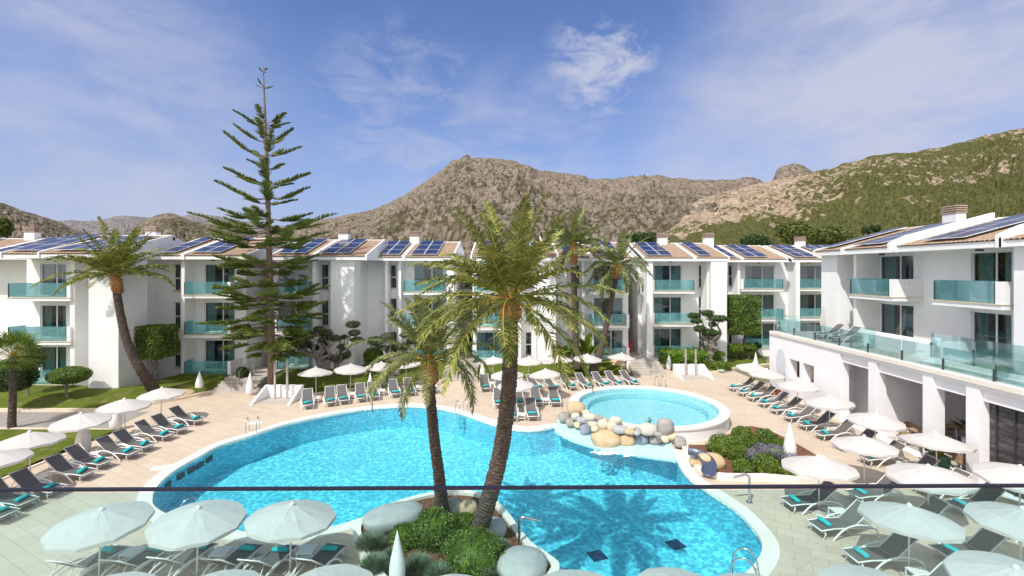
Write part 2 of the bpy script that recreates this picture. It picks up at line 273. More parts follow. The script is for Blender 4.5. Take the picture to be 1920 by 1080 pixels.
# ---------------------------------------------------------------- mesh builder
class MB:
    def __init__(s): s.v=[]; s.f=[]; s.sm=False
    def add(s,vs,fs):
        n=len(s.v); s.v+= [tuple(q) for q in vs]; s.f+=[tuple(i+n for i in f) for f in fs]; return s
    def box(s,x0,x1,y0,y1,z0,z1):
        return s.add([(x0,y0,z0),(x1,y0,z0),(x1,y1,z0),(x0,y1,z0),(x0,y0,z1),(x1,y0,z1),(x1,y1,z1),(x0,y1,z1)],
              [(3,2,1,0),(4,5,6,7),(0,1,5,4),(1,2,6,5),(2,3,7,6),(3,0,4,7)])
    def obox(s,c,ax,ay,az,hx,hy,hz):
        c=Vector(c); vs=[]
        for k in (-1,1):
            for (i,j) in ((-1,-1),(1,-1),(1,1),(-1,1)): vs.append(c+ax*hx*i+ay*hy*j+az*hz*k)
        return s.add(vs,[(3,2,1,0),(4,5,6,7),(0,1,5,4),(1,2,6,5),(2,3,7,6),(3,0,4,7)])
    def yzprism(s,poly,x0,x1):       # polygon in (y,z), extruded along x
        n=len(poly); vs=[(x0,y,z) for y,z in poly]+[(x1,y,z) for y,z in poly]
        fs=[tuple(range(n)),tuple(reversed(range(n,2*n)))]+[(i,i+n,(i+1)%n+n,(i+1)%n) for i in range(n)]
        return s.add(vs,fs)
    def xyprism(s,poly,z0,z1):
        n=len(poly); vs=[(x,y,z0) for x,y in poly]+[(x,y,z1) for x,y in poly]
        tri=tessellate_polygon([[Vector((x,y,0)) for x,y in poly]])
        fs=[tuple(t) for t in tri]+[tuple(i+n for i in t) for t in tri]+[(i,(i+1)%n,(i+1)%n+n,i+n) for i in range(n)]
        return s.add(vs,fs)
    def sheet(s,poly,z,holes=()):
        loops=[[Vector((x,y,0)) for x,y in poly]]+[[Vector((x,y,0)) for x,y in h] for h in holes]
        vs=[(p.x,p.y,z) for l in loops for p in l]; return s.add(vs,[tuple(t) for t in tessellate_polygon(loops)])
    def tube(s,pts,rad,n=8,cap=True):
        pts=[Vector(p) for p in pts]; m=len(pts)
        if not hasattr(rad,'__len__'): rad=[rad]*m
        vs=[]; up=Vector((0,0,1))
        prev=None
        for i,p in enumerate(pts):
            d=(pts[min(i+1,m-1)]-pts[max(i-1,0)]).normalized()
            if prev is None:
                a=d.cross(up if abs(d.z)<.9 else Vector((1,0,0))).normalized()
            else:
                a=(prev-d*prev.dot(d)).normalized()
            prev=a; b=d.cross(a)
            for k in range(n):
                t=2*PI*k/n; vs.append(p+(a*math.cos(t)+b*math.sin(t))*rad[i])
        fs=[(i*n+k,i*n+(k+1)%n,(i+1)*n+(k+1)%n,(i+1)*n+k) for i in range(m-1) for k in range(n)]
        if cap: fs+=[tuple(reversed(range(n))),tuple(range((m-1)*n,m*n))]
        return s.add(vs,fs)
    def lathe(s,prof,n=20,c=(0,0,0)):
        vs=[]; m=len(prof)
        for r,z in prof:
            for k in range(n): t=2*PI*k/n; vs.append((c[0]+r*math.cos(t),c[1]+r*math.sin(t),c[2]+z))
        fs=[(i*n+k,i*n+(k+1)%n,(i+1)*n+(k+1)%n,(i+1)*n+k) for i in range(m-1) for k in range(n)]
        fs+=[tuple(reversed(range(n))),tuple(range((m-1)*n,m*n))]
        return s.add(vs,fs)
    def blob(s,c,r,nu=20,nv=12,amp=.12,fr=1.2,seed=0,power=1.0,rz=0):
        vs=[]; c=Vector(c); cs,sn=math.cos(rz),math.sin(rz)
        def sg(a): return math.copysign(abs(a)**power,a)
        for i in range(nv+1):
            th=PI*i/nv
            for k in range(nu):
                ph=2*PI*k/nu; d=Vector((math.sin(th)*math.cos(ph),math.sin(th)*math.sin(ph),math.cos(th)))
                q=1+amp*noise.noise(d*fr+Vector((seed*3.7,seed,0)))
                e=Vector((sg(d.x)*r[0]*q,sg(d.y)*r[1]*q,sg(d.z)*r[2]*q)); vs.append(c+Vector((e.x*cs-e.y*sn,e.x*sn+e.y*cs,e.z)))
        fs=[(i*nu+k,(i+1)*nu+k,(i+1)*nu+(k+1)%nu,i*nu+(k+1)%nu) for i in range(nv) for k in range(nu)]
        return s.add(vs,fs)
    def build(s,name,m,parent=None,smooth=False,loc=None):
        me=bpy.data.meshes.new(name); me.from_pydata(s.v,[],s.f); me.update()
        if smooth:
            for p in me.polygons: p.use_smooth=True
        me.materials.append(MT[m]); o=bpy.data.objects.new(name,me); C.objects.link(o)
        if parent: o.parent=parent
        if loc is not None: o.location=loc
        return o
def thing(name,label,cat,loc=(0,0,0),rz=0,group=None):
    o=bpy.data.objects.new(name,None); C.objects.link(o); o.empty_display_size=.2; o.location=loc; o.rotation_euler=(0,0,rz); o['label']=label; o['category']=cat
    if group: o['group']=group
    return o
def tag(o,label,cat,group=None):
    o['label']=label; o['category']=cat
    if group: o['group']=group
    return o
def struct(o): o['kind']='structure'; return o
KIDS={}
def dup(root,loc,rz,label,group=None):
    if root not in KIDS: KIDS[root]=[(ch,list(ch.children)) for ch in root.children]
    r=root.copy(); C.objects.link(r); r.location=loc; r.rotation_euler=(0,0,rz); r['label']=label
    if group: r['group']=group
    for ch,gs in KIDS[root]:
        c=ch.copy(); C.objects.link(c); c.parent=r
        for g in gs: d=g.copy(); C.objects.link(d); d.parent=c
    return r
def spline(pts,n=6,closed=True):
    out=[]; m=len(pts)
    for i in range(m if closed else m-1):
        g=lambda k: Vector(pts[k%m]) if closed else Vector(pts[max(0,min(m-1,k))])
        p0,p1,p2,p3=g(i-1),g(i),g(i+1),g(i+2)
        for j in range(n):
            t=j/n; out.append(.5*((2*p1)+(p2-p0)*t+(2*p0-5*p1+4*p2-p3)*t*t+(3*p1-p0-3*p2+p3)*t**3))
    if not closed: out.append(Vector(pts[-1]))
    return out
def offset(poly,d):   # positive = outward for counter-clockwise loops
    n=len(poly); out=[]
    for i in range(n):
        a=Vector(poly[i-1][:2]); b=Vector(poly[(i+1)%n][:2]); t=(b-a).normalized(); out.append((poly[i][0]+t.y*d,poly[i][1]-t.x*d))
    return out
def area(poly): return sum(poly[i-1][0]*poly[i][1]-poly[i][0]*poly[i-1][1] for i in range(len(poly)))/2
ORD=['first','second','third','fourth','fifth','sixth','seventh','eighth','ninth','tenth','eleventh','twelfth','thirteenth','fourteenth','fifteenth','sixteenth']
# ================================================================ SETTING: ground, deck, pool
pool_px=[(284,937),(288,951),(310,965),(350,980),(422,992),(462,1000),(520,1004),(565,1003),(605,994),(650,982),(700,965),(745,950),(790,941),(835,933),(880,935),(920,950),(948,970),(960,984),(975,1002),(992,1029),(1010,1046),(1052,1069),(1100,1092),(1160,1112),(1240,1122),(1320,1110),(1370,1093),(1399,1077),(1422,1052),(1431,1030),(1427,1010),(1410,987),(1385,960),(1355,938),(1327,920),(1300,902),(1283,885),(1274,870),(1268,857)]
pool_px2=[(1047,800),(1011,805),(985,806),(959,803),(940,799),(925,795),(905,788),(870,776),(830,766),(780,761),(730,762),(680,767),(630,775),(580,785),(530,797),(470,817),(412,835),(375,855),(345,871),(320,887),(300,905),(288,921)]
WALLB=[P(1268,850),P(1240,848),P(1200,845),P(1150,838),P(1100,826),P(1070,815)]
a=[P(*p).xy for p in pool_px]; b2=[P(*p).xy for p in pool_px2]
POOL=[tuple(q) for q in spline([tuple(p)+(0,) for p in a]+[(w.x,w.y,0) for w in WALLB]+[tuple(p)+(0,) for p in b2],4)]
POOL=[(p[0],p[1]) for p in POOL]
if area(POOL)<0: POOL.reverse()
WZ=-.07
big=[(-2500,-400),(2500,-400),(2500,4000),(-2500,4000)]
struct(MB().sheet(big,-.03,[offset(POOL,.05)]).build('ground','ground_earth'))
deck=[(-24.2,0),(19.15,0),(26,8),(26,36.2),(19.6,36.8),(19.4,44.5),(12,44.5),(11.6,41),(9.8,38.9),(-5.2,37.2),(-8.0,36.4),(-15,33.4),(-19.3,36.4),(-21.6,34.2),(-22.9,31.6),(-26,29.3),(-60,29.3),(-60,25.9),(-21.6,25.9),(-21.6,14),(-24.2,12)]
struct(MB().sheet(deck,.0,[offset(POOL,.04)]).build('pool_deck','deck_stone'))
struct(MB().sheet([(-60,26.0),(-22.2,26.0),(-22.6,29.25),(-60,29.25)],.006).build('path','path_grey'))
# coping ring
def ring(inner,outer,z0,z1,mb=None):
    mb=mb or MB(); n=len(inner); vs=[(x,y,z1) for x,y in inner]+[(x,y,z1) for x,y in outer]+[(x,y,z0) for x,y in inner]+[(x,y,z0) for x,y in outer]
    fs=[]
    for i in range(n):
        j=(i+1)%n; fs+=[(i,j,j+n,i+n),(i+2*n,i,i+n+0,i+3*n) if False else (i+n,j+n,j+3*n,i+3*n),(j,i,i+2*n,j+2*n)]
    return mb.add(vs,fs)
ci,co_=offset(POOL,-.03),offset(POOL,.46); cm=MB(); npl=len(POOL)
def _nearwall(p):
    return any((p[0]-w_.x)**2+(p[1]-w_.y)**2<.55 for w_ in [WALLB[0].lerp(WALLB[-1],t_/12) for t_ in range(13)]+WALLB) and PXof(p)<1262 and PXof(p)>1056
def PXof(p): return 960+p[0]*F/p[1]
for i in range(npl):
    j=(i+1)%npl
    if _nearwall(POOL[i]) and _nearwall(POOL[j]): continue
    q=[(ci[i][0],ci[i][1]),(ci[j][0],ci[j][1]),(co_[j][0],co_[j][1]),(co_[i][0],co_[i][1])]
    cm.add([(x,y,.035) for x,y in q]+[(x,y,-.12) for x,y in q],[(0,1,2,3),(1,0,4,5),(3,2,6,7),(0,3,7,4),(2,1,5,6)])
struct(cm.build('pool_coping','coping_stone'))
basin=MB(); n=len(POOL); wallp=offset(POOL,.02)
basin.add([(x,y,-.03) for x,y in wallp]+[(x,y,-1.45) for x,y in wallp],[(i,(i+1)%n,(i+1)%n+n,i+n) for i in range(n)])
basin.sheet(wallp,-1.45); struct(basin.build('pool_basin','pool_mosaic'))
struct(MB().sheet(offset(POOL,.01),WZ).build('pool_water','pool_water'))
# raised round pool
SC=(8.12,28.41); SR=4.06; SZ=.72
def circ(r,n=96,a0=0,a1=2*PI): return [(SC[0]+r*math.cos(a0+(a1-a0)*i/n),SC[1]+r*math.sin(a0+(a1-a0)*i/n)) for i in range(n)]
struct(ring(circ(SR),circ(SR+.55),SZ-.09,SZ).build('round_pool_coping','coping_stone'))
struct(ring(circ(SR+.02),circ(SR+.50),-.02,SZ-.09).build('round_pool_wall','podium_white'))
struct(ring(circ(SR+.5),circ(SR+1.0),-.02,.12,ring(circ(SR+.5),circ(SR+.75),.12,.24)).build('round_pool_step','podium_white')) if False else None
c1=circ(SR); m=len(c1); bs=MB()
def cyl(r0,z0,z1): 
    q=circ(r0); bs.add([(x,y,z0) for x,y in q]+[(x,y,z1) for x,y in q],[(i,i+m,(i+1)%m+m,(i+1)%m) for i in range(m)])
cyl(SR+.01,SZ-.02,.38); ring(circ(SR-.55),circ(SR+.01),.08,.39,bs)
bs.sheet(circ(SR-.5),.10); struct(bs.build('round_pool_basin','mosaic_pale'))
edge=MB(); ring(circ(SR-.62),circ(SR-.555),.09,.13,edge); struct(edge.build('round_pool_step_edge','pool_mosaic'))
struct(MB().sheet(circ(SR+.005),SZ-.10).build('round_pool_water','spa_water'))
# sloping mosaic face below the boulders
face=MB(); top=[(1047,786),(1063,792),(1080,800),(1100,808),(1140,822),(1180,828),(1220,829),(1258,829)]; bot=[(1040,806),(1055,815),(1075,824),(1100,832),(1140,842),(1180,849),(1225,855),(1267,861)]
tp=[P(x,y,.12) for x,y in [(a_,b_-5) for a_,b_ in top]]; bp=[P(x,y,.012)-Vector((0,.10,0)) for x,y in bot]; low=[Vector((p.x,p.y,-.13)) for p in bp]; back=[Vector((p.x+.0,p.y+1.0,.12)) for p in tp]
k=len(tp); face.add([*tp,*bp,*low,*back],[(i,i+1,i+1+k,i+k) for i in range(k-1)]+[(i+k,i+1+k,i+1+2*k,i+2*k) for i in range(k-1)]+[(i+3*k,i+1+3*k,i+1,i) for i in range(k-1)])
struct(face.build('cascade_face','mosaic_pale'))
# planting-bed terrain helper: sheet between a front and a back line
def patch(name,front,back,m,nv=8,bulge=.25,kind='structure',wob=.12):
    nu=len(front); mb=MB(); vs=[]
    for j in range(nv+1):
        t=j/nv
        for i in range(nu):
            p=Vector(front[i]).lerp(Vector(back[i]),t); p.z+=bulge*math.sin(PI*min(1,t*1.0))*.5+wob*noise.noise(Vector((p.x*.35,p.y*.35,3)))*math.sin(PI*t); vs.append(p)
    mb.add(vs,[(j*nu+i,j*nu+i+1,(j+1)*nu+i+1,(j+1)*nu+i) for j in range(nv) for i in range(nu-1)])
    o=mb.build(name,m,smooth=True); o['kind']=kind; return o
def resamp(pts,n):
    pts=[Vector(p) for p in pts]; L=[0]
    for i in range(1,len(pts)): L.append(L[-1]+(pts[i]-pts[i-1]).length)
    out=[]
    for k in range(n):
        s=L[-1]*k/(n-1); i=1
        while i<len(pts)-1 and L[i]<s: i+=1
        t=(s-L[i-1])/max(1e-6,L[i]-L[i-1]); out.append(pts[i-1].lerp(pts[i],max(0,min(1,t))))
    return out
# lawns
LA=resamp([(-62,29.35,.1),(-40,29.35,.12),(-27.5,29.4,.14),(-25.2,29.7,.14),(-23.6,31.0,.14),(-22.6,32.3,.12),(-21.4,34.4,.12)],40)
LB=resamp([(-62,33.0,.72),(-40,33.2,.74),(-31,33.1,.74),(-27.5,32.25,.72),(-26.0,33.0,.74),(-25.6,37.2,.8),(-22.2,37.2,.8)],40)
patch('lawn',LA,LB,'lawn',10,.35)
patch('lawn',resamp([(-62,12,.02),(-21.7,12,.02)],30),resamp([(-62,25.8,.06),(-21.7,25.8,.06)],30),'lawn',10,.1)
patch('lawn',resamp([(-18.6,34.6,.05),(-15.2,33.1,.05),(-11.3,35.2,.06),(-8.0,36.9,.06),(-5.5,37.6,.05)],30),resamp([(-18.4,38.3,.75),(-13,38.4,.76),(-12.4,41.5,.78),(-5.4,41.5,.78)],30),'lawn',8,.2)
patch('lawn',resamp([(-2.9,37.8,.05),(3,38.2,.05),(6,38.6,.05),(9.6,39.2,.05)],24),resamp([(-2.9,41,.72),(3.5,40.9,.74),(4.5,42.6,.76),(9.6,42.8,.76)],24),'lawn',8,.2)
patch('lawn',resamp([(13.4,43.4,.2),(14.2,40.2,.10),(17.5,40.6,.08),(19.8,42.0,.1),(24,44,.1)],24),resamp([(13.4,45.3,.72),(15,45.4,.72),(19,45.6,.72),(20,48.4,.8),(25,48.6,.8)],24),'lawn',8,.2)
def kerb(name,pts,w,h,m='kerb_stone',z=0.0,closed=False):
    p=spline(pts,5,closed); n=len(p); a=[];b=[]
    for i in range(n):
        d=(p[min(i+1,n-1)]-p[max(i-1,0)]) if not closed else (p[(i+1)%n]-p[i-1]); d.z=0; d.normalize(); q=Vector((d.y,-d.x,0))*w/2; a.append(p[i]+q); b.append(p[i]-q)
    vs=[(x.x,x.y,z+h+x.z) for x in a]+[(x.x,x.y,z+h+x.z) for x in b]+[(x.x,x.y,-.02) for x in a]+[(x.x,x.y,-.02) for x in b]
    rng=range(n) if closed else range(n-1); fs=[]
    for i in rng:
        j=(i+1)%n; fs+=[(i,j,j+n,i+n),(i+2*n,j+2*n,j,i),(i+n,j+n,j+3*n,i+3*n)]
    if not closed: fs+=[(0,n,3*n,2*n),(n-1,3*n-1,4*n-1,2*n-1)]
    return struct(MB().add(vs,fs).build(name,m))
kerb('kerb',[(-60,29.3,0),(-27.5,29.3,0),(-25.1,29.55,0),(-23.5,30.9,0),(-22.5,32.2,0),(-21.3,34.3,0)],.28,.17)
kerb('kerb',[(-60,25.85,0),(-21.5,25.85,0),(-21.45,22,0),(-21.5,12,0)],.16,.05)
kerb('kerb',[(-18.7,34.8,0),(-17.6,33.6,0),(-15.2,32.9,0),(-11.3,35.0,0),(-8.0,36.7,0),(-5.4,37.4,0)],.22,.10)
kerb('kerb',[(-3,37.6,0),(3,38.0,0),(6,38.4,0),(9.7,39.0,0)],.22,.10)
kerb('kerb',[(14.1,40.0,0),(17.5,40.4,0),(19.8,41.8,0),(24,43.8,0)],.25,.14)
# planting bed right of the pools
bed=[P(x,y) for x,y in [(1283,838),(1290,858),(1303,874),(1322,888),(1350,897),(1395,899),(1440,899),(1480,903),(1515,903),(1548,893),(1556,878),(1540,862),(1500,838),(1455,815),(1420,803),(1395,803),(1365,818),(1330,835)]]
bedp=[(p.x,p.y) for p in spline([(q.x,q.y,0) for q in bed],4)]
struct(MB().sheet(bedp,.07).build('planting_bed','mulch'))
kerb('bed_kerb',[(q.x,q.y,0) for q in bed[0:12]],.30,.20,'coping_stone')
# island planter
isl=[P(x,y) for x,y in [(700,985),(745,962),(800,946),(850,940),(890,943),(920,957),(945,985),(962,1010),(985,1040),(1015,1062),(1035,1085),(990,1120),(900,1150),(800,1150),(740,1120),(705,1075),(684,1040),(676,1005)]]
islp=[(p.x,p.y) for p in spline([(q.x,q.y,0) for q in isl],4)]
struct(MB().sheet(islp,.24).build('island_bed','mulch'))
if area(islp)<0: islp.reverse()
struct(ring(offset(islp,-.02),offset(islp,.22),-1.4,.34).build('island_kerb','coping_stone'))
# ================================================================ BUILDINGS
FL=[.75,3.82,6.90]
ZE=9.95     # eave top
def openwall(mb,x0,x1,z0,z1,y0,y1,ops):
    xs=sorted(set([x0,x1]+[o[0] for o in ops]+[o[1] for o in ops]))
    for a,b in zip(xs,xs[1:]):
        zz=sorted([(o[2],o[3]) for o in ops if o[0]<=a+1e-6 and o[1]>=b-1e-6]); z=z0
        for (p,q) in zz:
            if p>z+1e-4: mb.box(a,b,y0,y1,z,p)
            z=q
        if z<z1-1e-4: mb.box(a,b,y0,y1,z,z1)
def window(root,x0,x1,z0,z1,y,split=.5,kind='window',curt=(0,1)):
    f=MB(); t=.06; w=.05
    f.box(x0,x1,y,y+w,z1-t,z1); f.box(x0,x1,y,y+w,z0,z0+t); f.box(x0,x0+t,y,y+w,z0+t,z1-t); f.box(x1-t,x1,y,y+w,z0+t,z1-t)
    if kind=='window': zm=z0+(z1-z0)*split; f.box(x0+t,x1-t,y,y+w,zm-.05,zm+.05)
    else: xm=x0+(x1-x0)*split; f.box(xm-.04,xm+.04,y,y+w,z0+t,z1-t)
    fo=f.build(kind,'frame_white',root)
    g=MB().add([(x0+t,y+.025,z0+t),(x1-t,y+.025,z0+t),(x1-t,y+.025,z1-t),(x0+t,y+.025,z1-t)],[(0,1,2,3)]).build('pane','window_glass',fo)
    c=MB()
    for s in curt:
        wd=(x1-x0)*(.30 if kind!='window' else .34)*random.uniform(.8,1.3); a=x0+.05 if s==0 else x1-.05-wd; n=max(6,int(wd/.05)); vs=[]
        for i in range(n+1):
            vs+= [(a+wd*i/n,y+.22+.035*math.sin(i*1.9),z0+.03),(a+wd*i/n,y+.22+.035*math.sin(i*1.9),z1-.02)]
        c.add(vs,[(2*i,2*i+2,2*i+3,2*i+1) for i in range(n)])
    c.build('curtain','curtain',fo)
    return fo
def tiles(mb,x0,x1,y0,y1,z0,sl):
    per=.23; n=int((x1-x0)/per*6); rows=12; vs=[]
    for j in range(rows+1):
        y=y0+(y1-y0)*j/rows
        for k in (0,1):
            for i in range(n+1):
                x=x0+(x1-x0)*i/n; vs.append((x,y,z0+(y-y0)*sl+.045*abs(math.sin(PI*(x-x0)/per))+.02+(.022 if k else 0)))
    m=n+1; fs=[]
    for j in range(rows):
        for i in range(n):
            a=(2*j+1)*m+i; b=(2*j+2)*m+i; fs.append((a,a+1,b+1,b))
            a=(2*j)*m+i; b=(2*j+1)*m+i; fs.append((a,a+1,b+1,b))
    mb.add(vs,fs)
def panel_mesh():
    f=MB(); f.box(0,1.14,0,1.70,0,.035); f=f.build('solar_panel','module_frame'); g=MB().add([(.03,.03,.039),(1.11,.03,.039),(1.11,1.67,.039),(.03,1.67,.039)],[(0,1,2,3)]).build('solar_cells','solar_cell',f); return f,g
PF,PG=panel_mesh(); PUSED=[False]
def panels(root,x,y,z,sl,nx,ny):
    for i in range(nx):
        for j in range(ny):
            if not PUSED[0]: f=PF; PUSED[0]=True
            else:
                f=PF.copy(); C.objects.link(f); g=PG.copy(); C.objects.link(g); g.parent=f
            f.parent=root; a=math.atan(sl); s=.30+j*1.73
            f.location=(x+i*1.17,y+s*math.cos(a)-math.sin(a)*.16,z+s*math.sin(a)+.16*math.cos(a)); f.rotation_euler=(a,0,0)
def chimney(root,x,y,z,w=.9,h=1.0):
    o=MB().box(x-w/2,x+w/2,y-.3,y+.3,z-.6,z+h*.5).build('chimney','stucco',root)
    s=MB()
    for k in range(4): s.box(x-w/2-.05,x+w/2+.05,y-.35,y+.35,z+h*.5+.02+k*.13,z+h*.5+.09+k*.13)
    s.box(x-w/2+.06,x+w/2-.06,y-.24,y+.24,z+h*.5,z+h*.5+.5)
    s.build('chimney_cap','chimney_slat',o)
def building(label,loc,rz,x0,x1,yw,elems,strips,floors=FL,ze=ZE,ye=-.15,slope=.30,run=5.3,zbase=-.02,group='white apartment blocks around the pool',bodyback=9.5,gable=True,mt='stucco',k_tall=()):
    """local frame: x along facade, y into the building, z up from the deck. yw = plane of the recessed wall"""
    root=thing('apartment_building',label,'building',loc,rz,group)
    ztop=ze-.30; w=MB(); ops=[]
    for e in elems:
        if e[0]=='balc': 
            for k,z in enumerate(floors): ops.append((e[4],e[5],z+.02,z+2.42))
        if e[0]=='slit':
            for k,z in enumerate(floors): ops.append((e[1],e[2],z+(.25 if len(e)<4 else e[3]),z+2.42))
    openwall(w,x0,x1,zbase,ztop,yw,yw+.25,ops)
    w.box(x0,x0+.25,yw+.25,yw+1.2,zbase,ztop); w.box(x1-.25,x1,yw+.25,yw+1.2,zbase,ztop); w.box(x0,x1,yw+1.2,bodyback,zbase,ztop)
    for z in floors[1:]: w.box(x0+.25,x1-.25,yw+.25,yw+1.2,z-.3,z-.002)
    for e in elems:
        if e[0]=='block': w.box(e[1],e[2],e[3],yw-.002,zbase,ztop-.002)
        if e[0]=='fin':  w.box(e[1],e[2],e[3],yw-.002,zbase,ztop-.002)
    w.build('wall',mt,root)
    i_=MB().box(x0+.26,x1-.26,yw+1.1,yw+1.19,zbase+.1,ztop-.05); i_.build('room_backdrop','interior_dark',root)  # dark sheet over the white body, room shade put in as colour
    for e in elems:
        if e[0]=='slit':
            for z in floors:
                window(root,e[1],e[2],z+(.25 if len(e)<4 else e[3]),z+2.42,yw+.10,.47,'window',(0,))
                MB().box(e[1]-.08,e[2]+.08,yw-.10,yw+.09,z+.17,z+.25).build('window_sill','sill_stone',root)
        if e[0]=='balc':
            _,bx0,bx1,side,wx0,wx1=e[:6]; yf=e[6] if len(e)>6 else 0.0; skip=e[7] if len(e)>7 else ()
            for k,z in enumerate(floors):
                window(root,wx0,wx1,z+.02,z+2.42,yw+.10,.60,'glass_door',(0,1))
                if k in skip: continue
                s=MB()
                if k>0: s.box(bx0,bx1,yf+.02,yw-.003,z-.26,z-.04)
                else: s.box(bx0,bx1,yf+.02,yw-.003,zbase,z-.04)
                bo=s.build('balcony',mt,root)
                MB().box(bx0-.04,bx1+.04,yf-.03,yw-.006,z-.039,z).build('balcony_floor','sill_stone',bo)
                g=MB(); gx0,gx1=bx0+.06,bx1-.06
                if side=='R': gx1=bx1-.28
                if side=='L': gx0=bx0+.28
                g.box(gx0,gx1,yf+.05,yf+.065,z+.03,z+1.02)
                if side!='L': g.box(bx0+.05,bx0+.065,yf+.07,yw-.5,z+.03,z+1.0)
                if side!='R': g.box(bx1-.065,bx1-.05,yf+.07,yw-.5,z+.03,z+1.0)
                g.build('balustrade_glass','balcony_glass',bo)
                p=MB()
                if side=='R': p.box(bx1-.15,bx1,yf+.16,yw-.004,z,z+1.0); p.box(bx1-.26,bx1,yf+.03,yf+.159,z,z+1.0)
                if side=='L': p.box(bx0,bx0+.15,yf+.16,yw-.004,z,z+1.0); p.box(bx0,bx0+.26,yf+.03,yf+.159,z,z+1.0)
                if side in 'LR': p.build('parapet',mt,bo)
                for xx in (gx0+.01,gx1-.03): MB().box(xx,xx+.04,yf+.025,yf+.09,z,z+.95).build('balustrade_post','dark_metal',bo)
    for e in elems:
        if e[0]=='slit':
            dp=MB(); dp.tube([(e[2]+.32,yw-.05,zbase+.6),(e[2]+.32,yw-.05,ztop-.1)],.035,6); dp.build('downpipe','frame_white',root)
        if e[0]=='balc':
            MB().lathe([(.16,0),(.17,.05),(.12,.09)],12,((e[1]+e[2])/2,.75,ze-.395)).build('ceiling_lamp','dark_metal',root)
    # roof: flat underside, sloping top
    zr=ze+(run)*slope; rf=MB()
    for (a,b,*r) in strips:
        yy=ye+(r[2] if len(r)>2 else 0)
        poly=[(yy,ze-.30),(yy,ze-.03),(yy+.02,ze-.03),(ye+run,zr-.03),(ye+run+.3,zr-.03),(ye+run+5,zr-1.2),(ye+run+5,ze-.30)]
        rf.yzprism(poly,a,b)
    rf.build('roof',mt,root); 
    for (a,b,*r) in strips:
        yy=ye+(r[2] if len(r)>2 else 0)
        sl2=(zr-ze)/(ye+run-yy); t=MB(); tiles(t,a+.14,b-.14,yy-.07,ye+run,ze-.03,sl2); t.build('roof_tiles','roof_tile',root)
        if r and r[0]: panels(root,r[0][0],yy,ze+.02,sl2,r[0][1],r[0][2])
    pr=MB(); tl=k_tall
    for (a,b,*r) in strips:
        yy=ye+(r[2] if len(r)>2 else 0)
        for xx in (a,b-.16):
            up=.30 if (xx>a and len(tl)>0 and (a,b) in [(st_[0],st_[1]) for st_ in [strips[q_] for q_ in tl]]) else 0
            pr.yzprism([(yy-.09,ze-.32),(yy-.09,ze+.10+up*.4),(yy+.9,ze+.13+.9*slope+up),(ye+run+.1,zr+.13+up),(ye+run+.1,zr-.2)],xx,xx+.13+(.13 if up else 0))
    pr.box(strips[0][0],strips[-1][1],ye+run+.1,ye+run+.35,zr-.3,zr+.12)
    pr.build('roof_parapet',mt,root)
    for (a,b,*r) in strips:
        if len(r)>1 and r[1] is not None: chimney(root,r[1],ye+run-.2,zr+.1)
    return root
LAMPS=[]
def L(*px):  # px list with Y -> local x (root at x=0)
    return px
# far row, facing the camera. x coordinates straight from px at the depth of each plane
def X_(px,Y): return PX(px,Y)
def far(label,Yf,x0px,x1px,dw,elems,strips,**k):
    Yw=Yf+dw; conv=[]
    for e in elems:
        if e[0]=='balc': conv.append(('balc',X_(e[1],Yf),X_(e[2],Yf),e[3],X_(e[4],Yw),X_(e[5],Yw))+tuple(e[6:]))
        elif e[0]=='slit': conv.append(('slit',X_(e[1],Yw),X_(e[2],Yw))+tuple(e[3:]))
        else: conv.append((e[0],X_(e[1],Yf+e[3]),X_(e[2],Yf+e[3]),e[3]))
    xx0,xx1=X_(x0px,Yw),X_(x1px,Yw); xm=(xx0+xx1)/2
    sh=lambda v:v-xm
    cv=[]
    for e in conv:
        e=list(e)
        if e[0]=='balc': e[1]-=xm;e[2]-=xm;e[4]-=xm;e[5]-=xm
        else: e[1]-=xm;e[2]-=xm
        cv.append(tuple(e))
    st=[]
    for s in strips:
        a,b=X_(s[0],Yf)-xm,X_(s[1],Yf)-xm; r=list(s[2:])
        if r and r[0]: r[0]=(a+.45+r[0][0],r[0][1],r[0][2])
        if len(r)>1 and r[1] is not None: r[1]=X_(r[1],Yf+5)-xm
        st.append((a,b,*r))
    return building(label,(xm,Yf,0),0,xx0-xm,xx1-xm,dw,cv,st,**k)
B={}
B['A0']=far('white apartment wing cut off by the left edge of the photo, plain side wall',36.5,-260,62,1.6,[('slit',-150,-130)],[(-300,-40,(0,6,3)),(-40,95,(.2,3,3),62)])
B['A']=far('white three-storey block at far left with blank end wall behind the leaning palm',33.0,50,228,1.75,[('balc',12,131,'R',75,124),('slit',152,162),('fin',131,140,.2),('block',166,222,-.8)],[(10,100,(0,2,3)),(100,226,(.3,3,3),None,-.75)],ye=-.3)
B['Bl']=far('white block left of the tall tiered conifer with square topiary at its wall',36.3,262,462,1.6,[('slit',326,338),('fin',340,346,.25),('balc',343,432,'R',383,440)],[(290,346,(0,1,3),288),(346,470,(0,2,3))])
B['Br']=far('white block right of the tall tiered conifer, dappled by its shadow',38.3,512,668,1.7,[('balc',512,580,'L',520,577),('slit',602,616),('fin',586,592,.3),('block',620,664,.2)],[(508,588,(0,2,3)),(588,690,(.1,2,3),646)])
B['C']=far('white block with slit windows behind the smaller foreground palm, left of the stair gap',41.4,680,852,1.7,[('slit',730,744),('fin',722,727,.5),('fin',747,752,.4),('balc',756,834,'N',776,832),('fin',838,851,.15)],[(688,758,(.1,2,3)),(758,852,(.1,2,3),778)])
B['D']=far('white block hidden by the big palm crown, projecting blank corner wall to its right',41.2,886,1062,1.7,[('balc',888,955,'N',893,948),('slit',985,997),('fin',972,977,.4),('fin',1002,1006,.5),('block',1008,1042,-.6)],[(882,960,(.1,2,3)),(960,1045,(.1,2,3),1020,-.6)])
